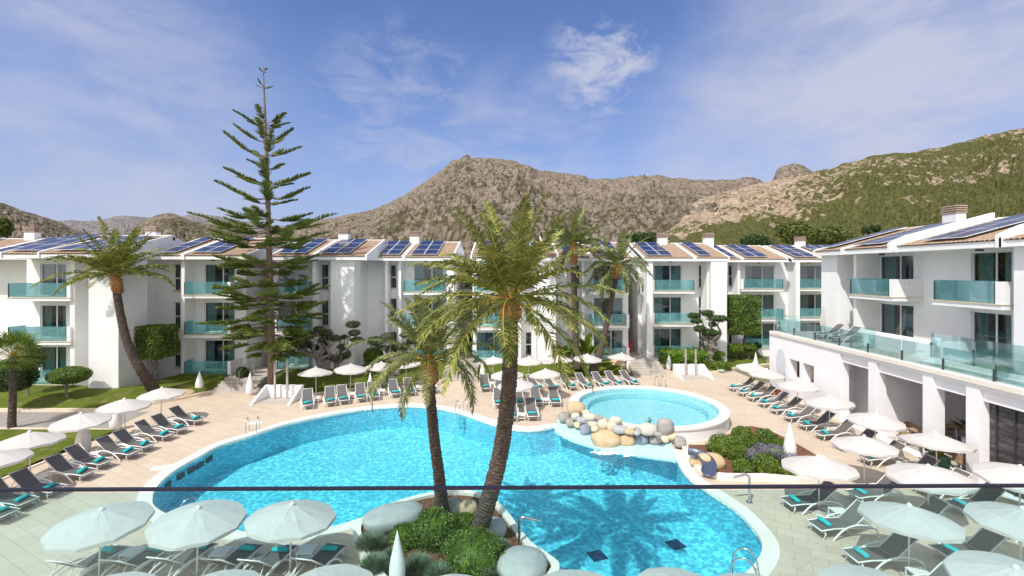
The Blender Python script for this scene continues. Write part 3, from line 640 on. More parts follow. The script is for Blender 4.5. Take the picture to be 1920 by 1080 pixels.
B['E']=far('white block behind the two rear palms, left of the second stair gap',42.5,1040,1178,1.7,[('slit',1079,1087),('fin',1091,1096,.4),('balc',1106,1180,'R',1113,1168)],[(1045,1108,(.1,1,3)),(1108,1186,(0,2,3))])
B['F']=far('white block right of the second stair gap with aqua balconies and a blank pier',43.7,1196,1364,1.8,[('fin',1213,1224,-.2),('balc',1222,1303,'L',1226,1278),('slit',1310,1321),('fin',1326,1330,.3),('block',1333,1363,-.3)],[(1203,1300,(.1,2,3),1240),(1300,1365,(.1,1,3),1326)],ye=-.35)
B['G']=far('white block behind the square clipped tree, right of the blank pier',48.3,1352,1500,1.8,[('slit',1366,1377),('fin',1383,1388,.4),('balc',1390,1470,'L',1397,1452)],[(1352,1390,(.0,1,3)),(1390,1476,(.1,2,3),None)])
B['H']=far('white block partly hidden behind the right hand wing, topmost roof step',49.0,1496,1640,1.7,[('fin',1492,1500,-.4),('balc',1490,1560,'L',1500,1549)],[(1480,1540,(.1,2,3),1497),(1540,1640,(.1,3,3))],ye=-.4)
# stair-gap cores between blocks: dark galleries set far back
def core(label,px0,px1,Yf,Yb):
    x0,x1=PX(px0,Yf),PX(px1,Yf); r=thing('stairwell_gallery',label,'stairwell',((x0+x1)/2,Yb,0),0,'dark stair galleries between the blocks'); h=(x1-x0)/2+.6
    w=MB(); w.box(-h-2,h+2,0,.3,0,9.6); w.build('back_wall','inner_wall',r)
    for z in FL: MB().box(-h,h,-3.2,-.01,z-.25,z).build('gallery_floor','stair_stone',r)
    for z in FL[1:]:
        b=MB()
        b.box(-h,h,-3.2,-3.16,z+.95,z+1.0); b.box(-h,h,-3.2,-3.16,z+.08,z+.12)
        for i in range(14): xx=-h+2*h*(i+.5)/14; b.box(xx-.012,xx+.012,-3.19,-3.17,z+.12,z+.95)
        b.build('railing','dark_metal',r)
    for z in FL: MB().box(-.5,.45,-.05,-.002,z,z+2.1).build('door','interior_dark',r)
    c=MB().box(-h-.2,h+.2,-3.3,.3,9.5,9.62).build('gallery_roof','stucco',r)
core('dark stair gallery between blocks behind the small foreground palm fronds',853,887,43,49.5)
core('narrow dark stair gallery with a red cabinet at its foot',1172,1206,44,51)
core('stair gallery behind the tall tiered conifer trunk',456,512,38.5,44)
# -------- right wing (faces the pool, i.e. -X). local x -> -Y, local y -> +X
FR=[4.33,7.30]
RX=21.6
def yr(px,X=RX): return X*F/(px-960)
def right(label,Y0,Y1,yw,elems,strips,**k):
    ym=(Y0+Y1)/2; cv=[]
    for e in elems:
        e=list(e)
        if e[0]=='balc': e[1]=ym-e[1];e[2]=ym-e[2];e[4]=ym-e[4];e[5]=ym-e[5]
        else: e[1]=ym-e[1]; e[2]=ym-e[2]
        cv.append(tuple(e))
    st=[]
    for s in strips:
        a,b=ym-s[0],ym-s[1]; r=list(s[2:])
        if r and r[0]: r[0]=(a+.4+r[0][0],r[0][1],r[0][2])
        if len(r)>1 and r[1] is not None: r[1]=ym-r[1]
        st.append((a,b,*r))
    return building(label,(RX,ym,0),-PI/2,ym-Y0,ym-Y1,yw,cv,st,floors=FR,ze=10.12,slope=.265,run=5.6,zbase=4.32,ye=-.35,**k)
Y=lambda px,X=RX: X*F/(px-960)
XW=RX+1.75
B['R1']=right('upper storeys of the right hand wing, far unit with wide white balcony parapet',33.0,25.6,1.75,[('block',33.0,31.4,.15),('slit',30.85,30.45),('fin',30.1,29.85,.3),('balc',30.1,26.65,'R',Y(1651,XW+.1),Y(1716,XW+.1),0.0,(0,))],[(33.0,30.1,(0,1,3)),(30.1,26.3,(.1,2,3),28.3)],k_tall=(1,),bodyback=10)
B['R2']=right('upper storeys of the right hand wing, nearest unit cut by the frame edge',25.6,12.0,1.75,[('balc',24.15,20.75,'R',Y(1824,XW+.1),Y(1901,XW+.1),0.0,(0,)),('fin',20.3,19.6,.1),('slit',18.4,18.0),('balc',16.9,13.2,'R',16.3,14.2)],[(26.0,20.4,(1.0,2,3)),(20.4,12.0,(.3,4,3))],k_tall=(0,),bodyback=10)
# -------- podium with restaurant below the terrace
PXX=19.15
pod=thing('restaurant_podium','long white ground floor podium with deep restaurant openings under the terrace','building',(PXX,26,0))
yo=lambda px:PXX*F/(px-960)-26
w=MB()
ops=[(yo(1499),yo(1480),1.45,2.72),(yo(1526),yo(1505),1.45,2.72),(yo(1628),yo(1574.5),.02,3.95),(yo(1730),yo(1642.5),.02,3.95),(yo(1811),yo(1749),.02,3.95),(yo(1965),yo(1836),.02,3.95),(14-26,16.2-26,.02,3.95)]
# openwall works along x; build along y by swapping axes
tmp=MB(); openwall(tmp,-26,34.6-26,-.02,4.13,0,.55,ops); w.add([(y,x,z) for x,y,z in tmp.v],[tuple(reversed(f)) for f in tmp.f])
w.box(0,8,34.6-26,34.6-26+.3,-.02,4.13); w.box(.55,9,-26,34.6-26,4.0,4.13)
w.build('wall','podium_white',pod)
for (a,b,z0,z1) in ops[2:]:
    MB().box(.16,.5,a+.003,b-.003,3.45,3.948).build('shutter_box','podium_white',pod)
w=MB(); w.box(6.5,6.8,-26,8.5,0,3.99)
for yy in (yo(1640)+.0,): pass
w.box(.56,6.5,yo(1574)+1.4,yo(1574)+1.55,0,3.99); w.box(.56,6.5,yo(1636)-.1,yo(1636)+.08,0,3.99)
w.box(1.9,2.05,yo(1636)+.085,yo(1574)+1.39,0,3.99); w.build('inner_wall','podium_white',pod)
MB().box(.3,6.5,-26,8.5,-.01,.012).build('floor','stair_stone',pod)
MB().box(.5,6.5,yo(1505)-.8,yo(1480)+.8,1.2,1.45).build('bar_counter','kerb_stone',pod)
MB().box(1.1,1.2,yo(1505)-.9,yo(1480)+.9,1.45,4.0).build('service_wall','sill_stone',pod)
MB().box(-.10,.45,-26,34.75-26,4.131,4.33).build('coping','coping_stone',pod)
MB().box(.451,14,-26,34.75-26,4.131,4.30).build('terrace_floor','stair_stone',pod)
w=MB(); w.box(.45,.5,yo(1965),yo(1836),.7,3.44); 
MB().add([(.42,yo(1965),.05),(.42,yo(1836),.05),(.42,yo(1836),3.44),(.42,yo(1965),3.44)],[(0,1,2,3)]).build('window_screen','screen_glass',pod)
w=MB()
for y_ in (yo(1885),yo(1850),yo(1925)): w.box(.36,.46,y_-.02,y_+.02,.03,3.44)
w.build('screen_frame','dark_metal',pod)
# mural: grey oval with a small blue vase
mu=MB(); 
def yzpoly(mb,cy,cz,ry,rz,x,n=28,sh=None): 
    vs=[(x,cy+ry*math.cos(2*PI*i/n)*(sh(i/n) if sh else 1),cz+rz*math.sin(2*PI*i/n)) for i in range(n)]; mb.add(vs,[tuple(range(n))])
noisy('mural_grey',[(.35,(.56,.57,.62)),(.65,(.66,.67,.72))],6,.8,.1,.01,detail=3); noisy('mural_blue',[(.3,(.25,.48,.58)),(.7,(.4,.6,.68))],5,.8,.1,.01)
yzpoly(mu,PXX*F/(1464-960)-26,2.15,.62,1.05,-.006); mu.build('mural','mural_grey',pod)
mu=MB(); yzpoly(mu,PXX*F/(1471-960)-26,1.25,.16,.38,-.012); mu.build('mural_vase','mural_blue',pod)
# glass fences on the terrace edge
def glassfence(label,pts,z,h,group='glass fences of the terrace',post=.5):
    p0=Vector(pts[0]); r=thing('glass_fence',label,'fence',(p0.x,p0.y,z),0,group); q=[Vector(p)-p0 for p in pts]
    for a,b in zip(q,q[1:]):
        n=max(1,int(round((b-a).length/2.2))); d=(b-a)/n; u=d.normalized(); v=Vector((-u.y,u.x))
        for i in range(n):
            s=a+d*i+u*.03; e=a+d*(i+1)-u*.03; g=MB(); U=Vector((u.x,u.y,0)); V=Vector((v.x,v.y,0))
            g.obox(((s.x+e.x)/2,(s.y+e.y)/2,h/2+.04),U,V,Vector((0,0,1)),(e-s).length/2,.008,h/2); g.build('glass_pane','terrace_glass',r)
            g=MB(); g.obox((s.x,s.y,post/2),U,V,Vector((0,0,1)),.025,.03,post/2); g.build('post','dark_metal',r)
    return r
glassfence('edge glass fence along the terrace coping above the pool deck',[(PXX+.22,34.5),(PXX+.22,12.2)],4.33,.98)
glassfence('short glass screen standing across the terrace near the two loungers',[(PXX+.3,27.0),(PXX+1.75,27.0)],4.33,1.15,post=.62)
glassfence('short glass screen at the far corner of the terrace',[(PXX+.4,34.4),(PXX+1.9,34.4)],4.33,1.15,post=.8)
glassfence('inner glass fence on the white terrace step',[(PXX+1.0,22.6),(PXX+1.0,12.2)],4.62,1.15,post=.7)
glassfence('short deep blue glass screen across the terrace at the frame edge',[(PXX+.3,18.9),(PXX+1.0,18.9)],4.33,1.1,post=.8)
tw=thing('terrace_step','low white step carrying the inner glass fence','step',(PXX+.55,17,4.30)); MB().box(0,.9,-5,5.7,0,.16).build('lower_tread','frame_white',tw); MB().box(.3,.9,-5,5.62,.161,.32).build('upper_tread','frame_white',tw)
tw=thing('terrace_wall','low white parapet wall in front of the ground rooms of the right wing','wall',(PXX+1.9,25,4.30))
MB().box(0,.18,-1.6,3.1,0,.95).build('wall_panel','podium_white',tw); MB().box(0,1.9,-1.78,-1.6,0,.95).build('wall_return','podium_white',tw); MB().box(-.7,-.5,-2.5,-2.2,0,1.25).build('wall_pier','podium_white',tw)
# -------- stairs
def stairs(label,px0,px1,Y0,n,rise,run,rail=True,back=4):
    x0,x1=PX(px0,Y0),PX(px1,Y0); r=thing('stairway',label,'stairs',((x0+x1)/2,Y0,0),0,'stone stairs up to the blocks'); h=(x1-x0)/2
    s=MB()
    for i in range(n): s.box(-h,h,i*run,n*run+back,i*rise+.001 if i else -.02,(i+1)*rise)
    s.build('steps','stair_stone',r)
    if rail:
        for xx in (-.0,):
            t=MB(); p=[(xx,.1,rise),(xx,.1,1.0+rise),(xx,n*run,n*rise+1.0),(xx,n*run+.8,n*rise+1.0),(xx,n*run+.8,n*rise)]
            t.tube(p,.025,6); t.tube([(xx+.5,.1,rise),(xx+.5,.1,1.0+rise),(xx+.5,n*run,n*rise+1.0),(xx+.5,n*run,n*rise)],.025,6); t.tube([(xx,n*run*.5,.3),(xx,n*run*.5,n*rise*.5+1.05)],.02,6)
            t.build('handrail','steel',r)
    return r
stairs('broad stone stairs to the gap right of the small foreground palm',828,893,37.3,5,.15,.42,back=9)
stairs('curving stone stairs beside the red cabinet, right of the rear palms',1188,1250,39.3,5,.15,.42,back=9)
stairs('shaded stone stairs at the left beside the tall tiered conifer',394,470,33.5,5,.15,.42,back=3.5)
# -------- balcony furniture and small ceiling lamps
def chair_mesh(m='aqua_metal'):
    t=MB()
    for i in range(9):
        x=-.22+.055*i; t.tube([(x,-.22,.42),(x,.2,.40),(x*1.1,.3,.80)],.008,4)
    for sx in (-1,1): t.tube([(sx*.24,-.25,0),(sx*.24,-.23,.43),(sx*.25,.22,.41),(sx*.27,.32,.82)],.014,5); t.tube([(sx*.24,.28,0),(sx*.24,.2,.41)],.014,5); t.tube([(sx*.25,-.22,.43),(sx*.28,-.1,.62),(sx*.27,.27,.64)],.012,5)
    t.tube([(-.27,.32,.82),(0,.36,.84),(.27,.32,.82)],.014,5); t.tube([(-.24,-.25,.42),(.24,-.25,.42)],.012,5)
    return t
proto_ch=chair_mesh().build('balcony_chair','aqua_metal'); 
t=MB(); t.lathe([(.28,.70),(.29,.71),(.29,.725),(.27,.73)],20); t.tube([(0,0,0),(0,0,.7)],.02,6)
for k in range(3): t.tube([(0,0,.05),(.22*math.cos(k*2.1),.22*math.sin(k*2.1),0)],.014,5)
proto_tb=t.build('balcony_table','aqua_metal')
spots=[]
FN=['ground floor','first floor','top floor']
for key,px,fl in [('A',92,(1,2)),('Bl',405,(0,1,2)),('Br',540,(0,1)),('C',800,(1,2)),('D',925,(0,1,2)),('E',1150,(1,2)),('F',1245,(0,1,2)),('G',1440,(1,2)),('H',1520,(1,2))]:
    b_=B[key]; yy=b_.location.y+1.0
    nm={'A':'far left block','Bl':'block left of the tiered conifer','Br':'block right of the tiered conifer','C':'block left of the middle stair gap','D':'block behind the big palm crown','E':'block behind the rear palms','F':'block right of the red cabinet','G':'block behind the square clipped tree','H':'block meeting the right wing'}[key]
    for k in fl: spots.append((PX(px,yy),yy,FL[k]+.001,0,'%s balcony, %s'%(FN[k],nm)))
spots.append((RX+.9,20.9,7.301,-PI/2,'upper balcony of the right wing at the frame edge')); spots.append((RX+.9,28.0,7.301,-PI/2,'upper balcony of the right wing, far unit'))
for i,(x,y,z,r,nm) in enumerate(spots):
    big_=r!=0; dx,dy=(.0,-.95) if big_ else (.62,0)
    c=proto_ch if i==0 else proto_ch.copy()
    if i: C.objects.link(c)
    c.location=(x-dx,y-dy,z); c.rotation_euler=(0,0,r+.6); tag(c,'left wire chair, '+nm,'chair','wire chairs on the balconies')
    d=proto_ch.copy(); C.objects.link(d); d.location=(x+dx,y+dy,z); d.rotation_euler=(0,0,r-.7); tag(d,'right wire chair, '+nm,'chair','wire chairs on the balconies')
    t=proto_tb if i==0 else proto_tb.copy()
    if i: C.objects.link(t)
    t.location=(x,y+.1,z); tag(t,'small round table, '+nm,'table','round tables on the balconies')
# -------- restaurant furniture
def wicker_chair():
    r=thing('armchair','','chair'); 
    t=MB()
    for sx in (-1,1):
        for sy in (-1,1): t.tube([(sx*.25,sy*.25,0),(sx*.24,sy*.22,.42)],.018,6)
    t.build('legs','frame_white',r); MB().box(-.28,.28,-.27,.27,.40,.46).build('seat','wicker',r)
    b=MB(); n=14; vs=[]
    for i in range(n+1):
        a=PI*i/n; vs+=[(.30*math.cos(a),.30*math.sin(a)*.9-.02,.44),(.33*math.cos(a),.33*math.sin(a)-.02,.66+.2*math.sin(a))]
    b.add(vs,[(2*i,2*i+2,2*i+3,2*i+1) for i in range(n)]); b.build('backrest','wicker',r); return r
wc=wicker_chair(); first=True
def dining(x,y,nm,rz=0):
    global first
    t=thing('dining_table','dark topped dining table '+nm,'table',(x,y,.012),rz,'dining tables in the restaurant'); MB().box(-.6,.6,-.4,.4,.71,.75).build('tabletop','wicker',t)
    l=MB()
    for sx in (-1,1):
        for sy in (-1,1): l.box(sx*.54-.03,sx*.54+.03,sy*.34-.03,sy*.34+.03,0,.709)
    l.build('legs','frame_white',t)
    for k,(dx,dy,rr,w_) in enumerate([(0,-.75,PI,'near side'),(0,.75,0,'far side'),(-.95,0,PI/2,'pool side')]):
        lab='woven armchair, %s of the table %s'%(w_,nm)
        if first: wc.location=(x+dx,y+dy,.012); wc.rotation_euler=(0,0,rr); wc['label']=lab; wc['group']='woven armchairs in the restaurant'; first=False
        else: dup(wc,(x+dx,y+dy,.012),rr,lab,'woven armchairs in the restaurant')
dining(PXX+1.6,23.6,'just inside the wall screen opening'); dining(PXX+4.0,24.2,'deep inside behind the wall screen opening',.0); dining(PXX+1.5,20.6,'inside the opening with the potted plant'); dining(PXX+3.8,21.2,'at the back behind the potted plant opening'); dining(PXX+4.2,26.2,'in the deepest corner of the restaurant')
tv=thing('television','black flat television on the back wall of the restaurant opening','television',(PXX+4.4,25.62,0)); 
tv.location=(PXX+3.1,24.93,0)
MB().box(-1.0,1.0,-.03,.03,2.15,3.3).build('screen','screen_black',tv); MB().box(-1.03,1.03,.031,.06,2.12,3.33).build('casing','dark_metal',tv)
# ================================================================ POOLSIDE FURNITURE
def lounger_proto():
    r=thing('sun_lounger','','sun lounger'); w=.33
    f=MB()
    for s in (-1,1):
        f.tube([(-.95,s*w,.30),(-.15,s*w,.36),(.55,s*w,.36),(.98,s*w,.32)],.022,6)
        f.tube([(.86,s*w*.9,.33),(.80,s*w*.9,.18),(.90,s*w*.9,.0)],.02,6)
    f.tube([(.98,-w,.32),(.98,w,.32)],.022,6); f.tube([(-.95,-w,.30),(-.95,w,.30)],.02,6); f.tube([(.82,-w*.9,.17),(.82,w*.9,.17)],.014,5); f.tube([(.2,-w,.345),(.2,w,.345)],.016,5)
    f.build('frame','white_metal',r,True)
    m=MB(); m.add([(-.15,-w+.02,.365),(.55,-w+.02,.365),(.97,-w+.02,.325),(.97,w-.02,.325),(.55,w-.02,.365),(-.15,w-.02,.365)],[(0,1,4,5),(1,2,3,4)])
    m.add([(x,y,z-.012) for x,y,z in m.v[:6]],[(5,4,1,0),(4,3,2,1)]); m.build('seat','sling',r)
    bk=thing('x','',''); bpy.data.objects.remove(bk)
    b=MB(); a=R(41); L_=.86; ux,uz=-math.cos(a),math.sin(a); nx,nz=math.sin(a),math.cos(a)
    def q(s,y,h=0): return (-.17+ux*s+nx*h,y,.37+uz*s+nz*h)
    b.add([q(0,-w+.03),q(L_,-w+.03),q(L_,w-.03),q(0,w-.03),q(0,-w+.03,-.012),q(L_,-w+.03,-.012),q(L_,w-.03,-.012),q(0,w-.03,-.012)],[(3,2,1,0),(4,5,6,7)]); bo=b.build('backrest','sling',r)
    g=MB()
    for s in (-1,1): g.tube([q(0,s*(w-.015)),q(L_+.02,s*(w-.015))],.019,6)
    g.tube([q(L_+.02,-w+.015),q(L_+.02,w-.015)],.019,6)
    for s in (-1,1): g.tube([q(.5,s*(w-.05),-.02),(-.86,s*(w-.05),.31)],.013,5)
    g.build('backrest_frame','white_metal',bo,True)
    for s in (-1,1):
        h=MB(); pts=spline([(.62,s*(w+.05),0),(.46,s*(w+.06),.18),(.22,s*(w+.06),.36),(-.10,s*(w+.06),.46),(-.42,s*(w+.06),.46),(-.72,s*(w+.05),.38),(-.95,s*(w+.03),.24),(-1.02,s*(w+.03),0)],4,False)
        h.tube(pts,.030,6); h.build('armrest','white_metal',r,True)
    return r
LP=lounger_proto(); LC=[0]
def towel_mesh():
    t=MB(); n=14; prof=[]; 
    vs=[]; secs=[(-.23,.055),(-.225,.07),(-.1,.076),(.05,.073),(.22,.07),(.23,.05)]
    for (y,r_) in secs:
        for k in range(n): a=2*PI*k/n; vs.append((1.25*r_*math.cos(a),y,.062+.86*r_*math.sin(a)+.004*math.sin(y*30)))
    m=len(secs); t.add(vs,[(i*n+k,(i+1)*n+k,(i+1)*n+(k+1)%n,i*n+(k+1)%n) for i in range(m-1) for k in range(n)]+[tuple(range(n)),tuple(reversed(range((m-1)*n,m*n)))])
    return t.build('rolled_towel','towel',None,True)
TP=towel_mesh(); TC=[0]
def lounger(pos,ang,lab,group,towel=True,place=''):
    """pos = point of the towel on the seat, ang = heading of the foot end"""
    h=Vector((math.cos(ang),math.sin(ang),0)); c=Vector((pos[0],pos[1],0))-h*.62; c.z=pos[2] if len(pos)>2 else 0
    j=random.uniform(-.05,.05)
    if LC[0]==0: LP.location=c; LP.rotation_euler=(0,0,ang+j); LP['label']=lab; LP['group']=group
    else: dup(LP,c,ang+j,lab,group)
    LC[0]+=1
    if towel:
        o=TP if TC[0]==0 else TP.copy()
        if TC[0]: C.objects.link(o)
        TC[0]+=1; o.location=c+h*(.60+random.uniform(-.04,.04))+Vector((0,0,.362)); o.rotation_euler=(0,0,ang+j+random.uniform(-.35,.35)); tag(o,'rolled turquoise towel on '+place,'towel','rolled turquoise towels on the loungers')
def Tp(x,y): return P(x,y,.40)
G='grey sling sun loungers around the pool'
def row(pxs,ang,desc,extra=None,short=None):
    for i,(x,y) in enumerate(pxs):
        a=ang(i) if callable(ang) else ang
        lounger(tuple(Tp(x,y).xy),a,'grey sun lounger, %s %s'%(ORD[i],desc),G,True,'%s lounger %s'%(ORD[i],short or desc))
LAB=[]
def rowxy(pts,ang,desc,towels=None,short=None):
    for i,(x,y) in enumerate(pts):
        t=True if towels is None else towels[i]
        lounger((x,y),ang,'grey sun lounger, %s %s'%(ORD[i],desc),G,t,'%s lounger %s'%(ORD[i],short or desc))
# left row, feet toward the pool
row([(367,783),(336,799),(307,811.5),(270.5,830.5),(240.5,844),(187,862),(154,882),(94,912.5),(41,934),(0,958)],R(-8),'from the far end of the left row')
# near left row seen from behind
rowxy([(-12.1,14.1),(-10.75,14.15),(-9.5,14.25),(-8.0,14.2),(-6.95,14.15),(-5.5,14.2)],R(82),'from the left in the nearest row')
# back left row on the far pool edge
row([(577,754.5),(620,749.5),(644,746),(678.5,742),(702,739),(741.5,734),(771,731),(812,727)],R(-66),'from the left before the pruned trees')
# centre groups
row([(910,723.7),(938,723.7)],R(-84),'from the left below the middle stairs')
row([(936,752.8),(973,751),(1007.5,750),(1042,750)],R(-86),'from the left in the centre group')
row([(960,776),(998,774.8)],R(-88),'of the front pair by the cascade')
row([(1010,724),(1042,724),(1073,721),(1105,720.5),(1136,718),(1161,716),(1190,714.4)],R(-64),'from the left behind the round pool')
# right columns, feet toward the pool
k=.88
rowxy([(16.2,34.2),(16.2,32.9),(16.25,31.6),(16.25,30.2),(16.25,28.8),(16.25,27.35),(16.25,25.9),(16.25,24.4),(16.25,22.95),(16.25,21.3),(16.25,19.65),(16.25,18.3),(16.25,17.0),(16.2,15.5)],R(184),'from the far end of the long right row')
rowxy([(13.25,17.85),(13.25,16.0),(13.25,14.15),(13.25,12.6)],R(184),'from the top of the middle right column')
rowxy([(10.4,17.25),(10.4,15.65),(10.4,13.95),(10.4,12.4)],R(184),'from the top of the column nearest the pool')
# terrace
lounger((PXX+1.3,29.5,4.33-.03),R(188),'light framed sun lounger, nearer of two on the upper terrace','loungers on the terrace',False)
lounger((PXX+1.3,31.0,4.33-.03),R(188),'light framed sun lounger, farther of two on the upper terrace','loungers on the terrace',False)
# side tables
def table_proto():
    r=thing('side_table','','side table'); MB().box(-.24,.24,-.24,.24,.35,.38).build('tabletop','white_metal',r)
    l=MB()
    for sx in (-1,1):
        for sy in (-1,1): l.box(sx*.22-.015,sx*.22+.015,sy*.22-.015,sy*.22+.015,0,.349)
    l.box(-.2,.2,-.2,.2,.15,.165); l.build('legs','white_metal',r); return r
ST=table_proto(); SC_=[0]
def sidetable(x,y,where,rz=0):
    if SC_[0]==0: ST.location=(x,y,0); ST.rotation_euler=(0,0,rz); ST['label']='low white side table '+where; ST['group']='white side tables between loungers'
    else: dup(ST,(x,y,0),rz,'low white side table '+where,'white side tables between loungers')
    SC_[0]+=1
# umbrellas
def umb_proto(seed,Rr=1.15,open_=True):
    rnd=random.Random(seed); r=thing('parasol','','parasol'); n=10; top=2.04; drop=.40
    cn=MB(); vs=[(0,0,top)]; rings=6; sub=4; NN=n*sub; tilt=R(rnd.uniform(-5,5)); td=rnd.uniform(0,6.28)
    for j in range(1,rings+1):
        t=j/rings
        for i in range(NN):
            a=2*PI*i/NN; u=(i%sub)/sub; sag=4*u*(1-u); rr=Rr*t*(1-.045*sag*t); z=top-drop*(t**1.15)-.035*sag*t*(1-t)*2+.02*sag*t+rnd.uniform(-.006,.006)
            z+=rr*math.cos(a-td)*math.sin(tilt); vs.append((rr*math.cos(a),rr*math.sin(a),z))
    for i in range(NN):
        a=2*PI*i/NN; u=(i%sub)/sub; sag=4*u*(1-u); rr=Rr*(1-.045*sag)*1.005; z=vs[1+(rings-1)*NN+i][2]-(.085 if sag>.01 else .055)-rnd.uniform(0,.02); vs.append((rr*math.cos(a),rr*math.sin(a),z))
    fs=[(0,1+i,1+(i+1)%NN) for i in range(NN)]
    for j in range(rings):
        for i in range(NN): fs.append((1+j*NN+i,1+(j+1)*NN+i,1+(j+1)*NN+(i+1)%NN,1+j*NN+(i+1)%NN))
    cn.add(vs,fs); co=cn.build('canopy','canvas',r)
    fn=MB(); fn.lathe([(.06,top-.02),(.075,top),(.06,top+.03),(.03,top+.06),(.01,top+.075)],12); fn.build('finial','lamp_white',co,True)
    p=MB(); p.tube([(0,0,.05),(0,0,top-.02)],.024,8); p.build('pole','white_metal',r,True)
    q=MB()
    for i in range(n):
        a=2*PI*i/n; rr=Rr*.98; q.tube([(0,0,top-.05),(rr*math.cos(a),rr*math.sin(a),top-drop-.03+rr*math.cos(a-td)*math.sin(tilt))],.009,4)
        q.tube([(0,0,top-.75),(rr*.5*math.cos(a),rr*.5*math.sin(a),top-drop*.45-.05+rr*.5*math.cos(a-td)*math.sin(tilt))],.007,4)
    q.build('ribs','alu_grey',r)
    b=MB(); b.lathe([(.22,0),(.22,.05),(.20,.07),(.05,.09),(.035,.2),(.0,.2)],18); b.build('base','post_stone',r,True)
    return r
UP=[umb_proto(s) for s in (3,8,15)]; UPL=umb_proto(21,1.22); UC={}
def parasol(px,py,lab,z=0,large=False,i=0):
    pr=UPL if large else UP[i%3]; p=P(px,py,z+2.11); 
    tl=(random.uniform(-.035,.035),random.uniform(-.035,.035),i*1.1)
    if pr.name not in UC: UC[pr.name]=1; pr.location=(p.x,p.y,z); pr.rotation_euler=tl; pr['label']=lab; pr['group']='white parasols around the pool'
    else: dup(pr,(p.x,p.y,z),i*1.1,lab,'white parasols around the pool').rotation_euler=tl
    return p
LU=[(-20,842,'cut off by the left frame edge beside the nearest left loungers'),(57,806.5,'second from the camera in the left row, over the grass edge'),(155,772,'in the left row with a white teardrop lamp under it'),(235,745,'fourth from the camera in the left row'),(301,725,'farthest of the left row before the long tan boulder')]
RU=[(1411,679,'farthest at right, before the clipped lawn corner'),(1438,690,'against the far corner of the podium'),(1495,711,'third in the right row below the two small wall openings'),(1555,739,'before the empty first podium opening'),(1639,771,'before the restaurant opening with the wall screen'),(1621,814,'over the long right row, left of the restaurant pier'),(1758,809.5,'beside the restaurant pier with the potted plant'),(1536,852,'next to the lavender at the planting bed'),(1741,869,'touching the handrail line at right centre'),(1911,870,'at the right frame edge above the handrail')]
BU=[(593,687,'leftmost of the far row before the pruned olive trees'),(657,681,'second of the far row before the pruned olive trees'),(714,677,'third of the far row before the pruned olive trees'),(762,672,'half hidden behind the fronds of the small palm'),(925,667,'beside the stairs left of the big palm trunk'),(990,667,'right behind the big palm trunk before the white wall'),(1048,664,'left of the rear palm trunk before the white corner wall'),(1103,662.5,'between the two rear palm trunks'),(1165,660.5,'before the tan boulder left of the right stairs'),(952,691,'hidden behind the big palm trunk in the middle'),(1022,690,'in the middle of the lounger group left of the round pool'),(968,709,'nearest of the lounger group left of the round pool')]
NU=[(185,951,'large under the glass at the lower left'),(369,947.5,'large under the glass, second from the lower left'),(543,943,'large under the glass, third from the lower left overlapping the water'),(1704,943,'largest at lower right under the glass'),(1911,946,'cut by the right frame edge under the glass'),(1899,1055,'in the lower right corner'),(1657,1088,'at the bottom edge below the large right one'),(1286,1092,'just peeking over the bottom edge at the pool end'),(1440,1097,'just peeking over the bottom edge right of the pool end'),(1085,1088,'just peeking over the bottom edge right of the white boulder'),(835,1101,'just peeking over the bottom edge beside the teardrop lamp'),(600,1086,'just peeking over the bottom edge left of the planter'),(385,1099,'just peeking over the bottom edge under the second parasol'),(180,1101,'just peeking over the bottom edge at lower left')]
for i,(x,y,l) in enumerate(LU): p=parasol(x,y,'open white parasol '+l,i=i)
for i,(x,y,l) in enumerate(BU): p=parasol(x,y,'open white parasol '+l,i=i+1)
for i,(x,y,l) in enumerate(RU): p=parasol(x,y,'open white parasol '+l,i=i+2,large=i>5)
for i,(x,y,l) in enumerate(NU): p=parasol(x,y,'open white parasol '+l,i=i,large=True)
for (x,y,w_) in [(-19.35,23.9,'third pair of loungers in the left row'),(-19.3,21.6,'lounger pair under the lamp parasol'),(-19.3,26.6,'far loungers of the left row'),(-19.3,19.2,'near loungers of the left row'),(16.9,32.2,'far loungers of the right row'),(16.9,28.1,'middle loungers of the right row'),(17.1,25.1,'loungers before the wall screen opening'),(11.5,16.5,'two big loungers under the glass at lower right'),(17.2,20.5,'loungers beside the restaurant pier'),(11.4,13.1,'lowest right loungers'),(-11.4,14.1,'first and second near loungers'),(-8.75,14.1,'third and fourth near loungers'),(-6.2,14.2,'fifth and sixth near loungers')]: sidetable(x,y,'between the '+w_,random.uniform(-.1,.1))
for (px,py,w_) in [(594,744,'before the leftmost far parasol'),(660,737,'before the second far parasol'),(717,731,'before the third far parasol'),(784,724,'left of the small palm trunk'),(924,717,'left of the big palm trunk'),(1023,748,'in the middle row by the round pool'),(978,776,'in the front pair by the boulders'),(1172,709,'in the back row behind the round pool')]:
    q=P(px,py,.37); sidetable(q.x,q.y,w_,random.uniform(-.2,.2))
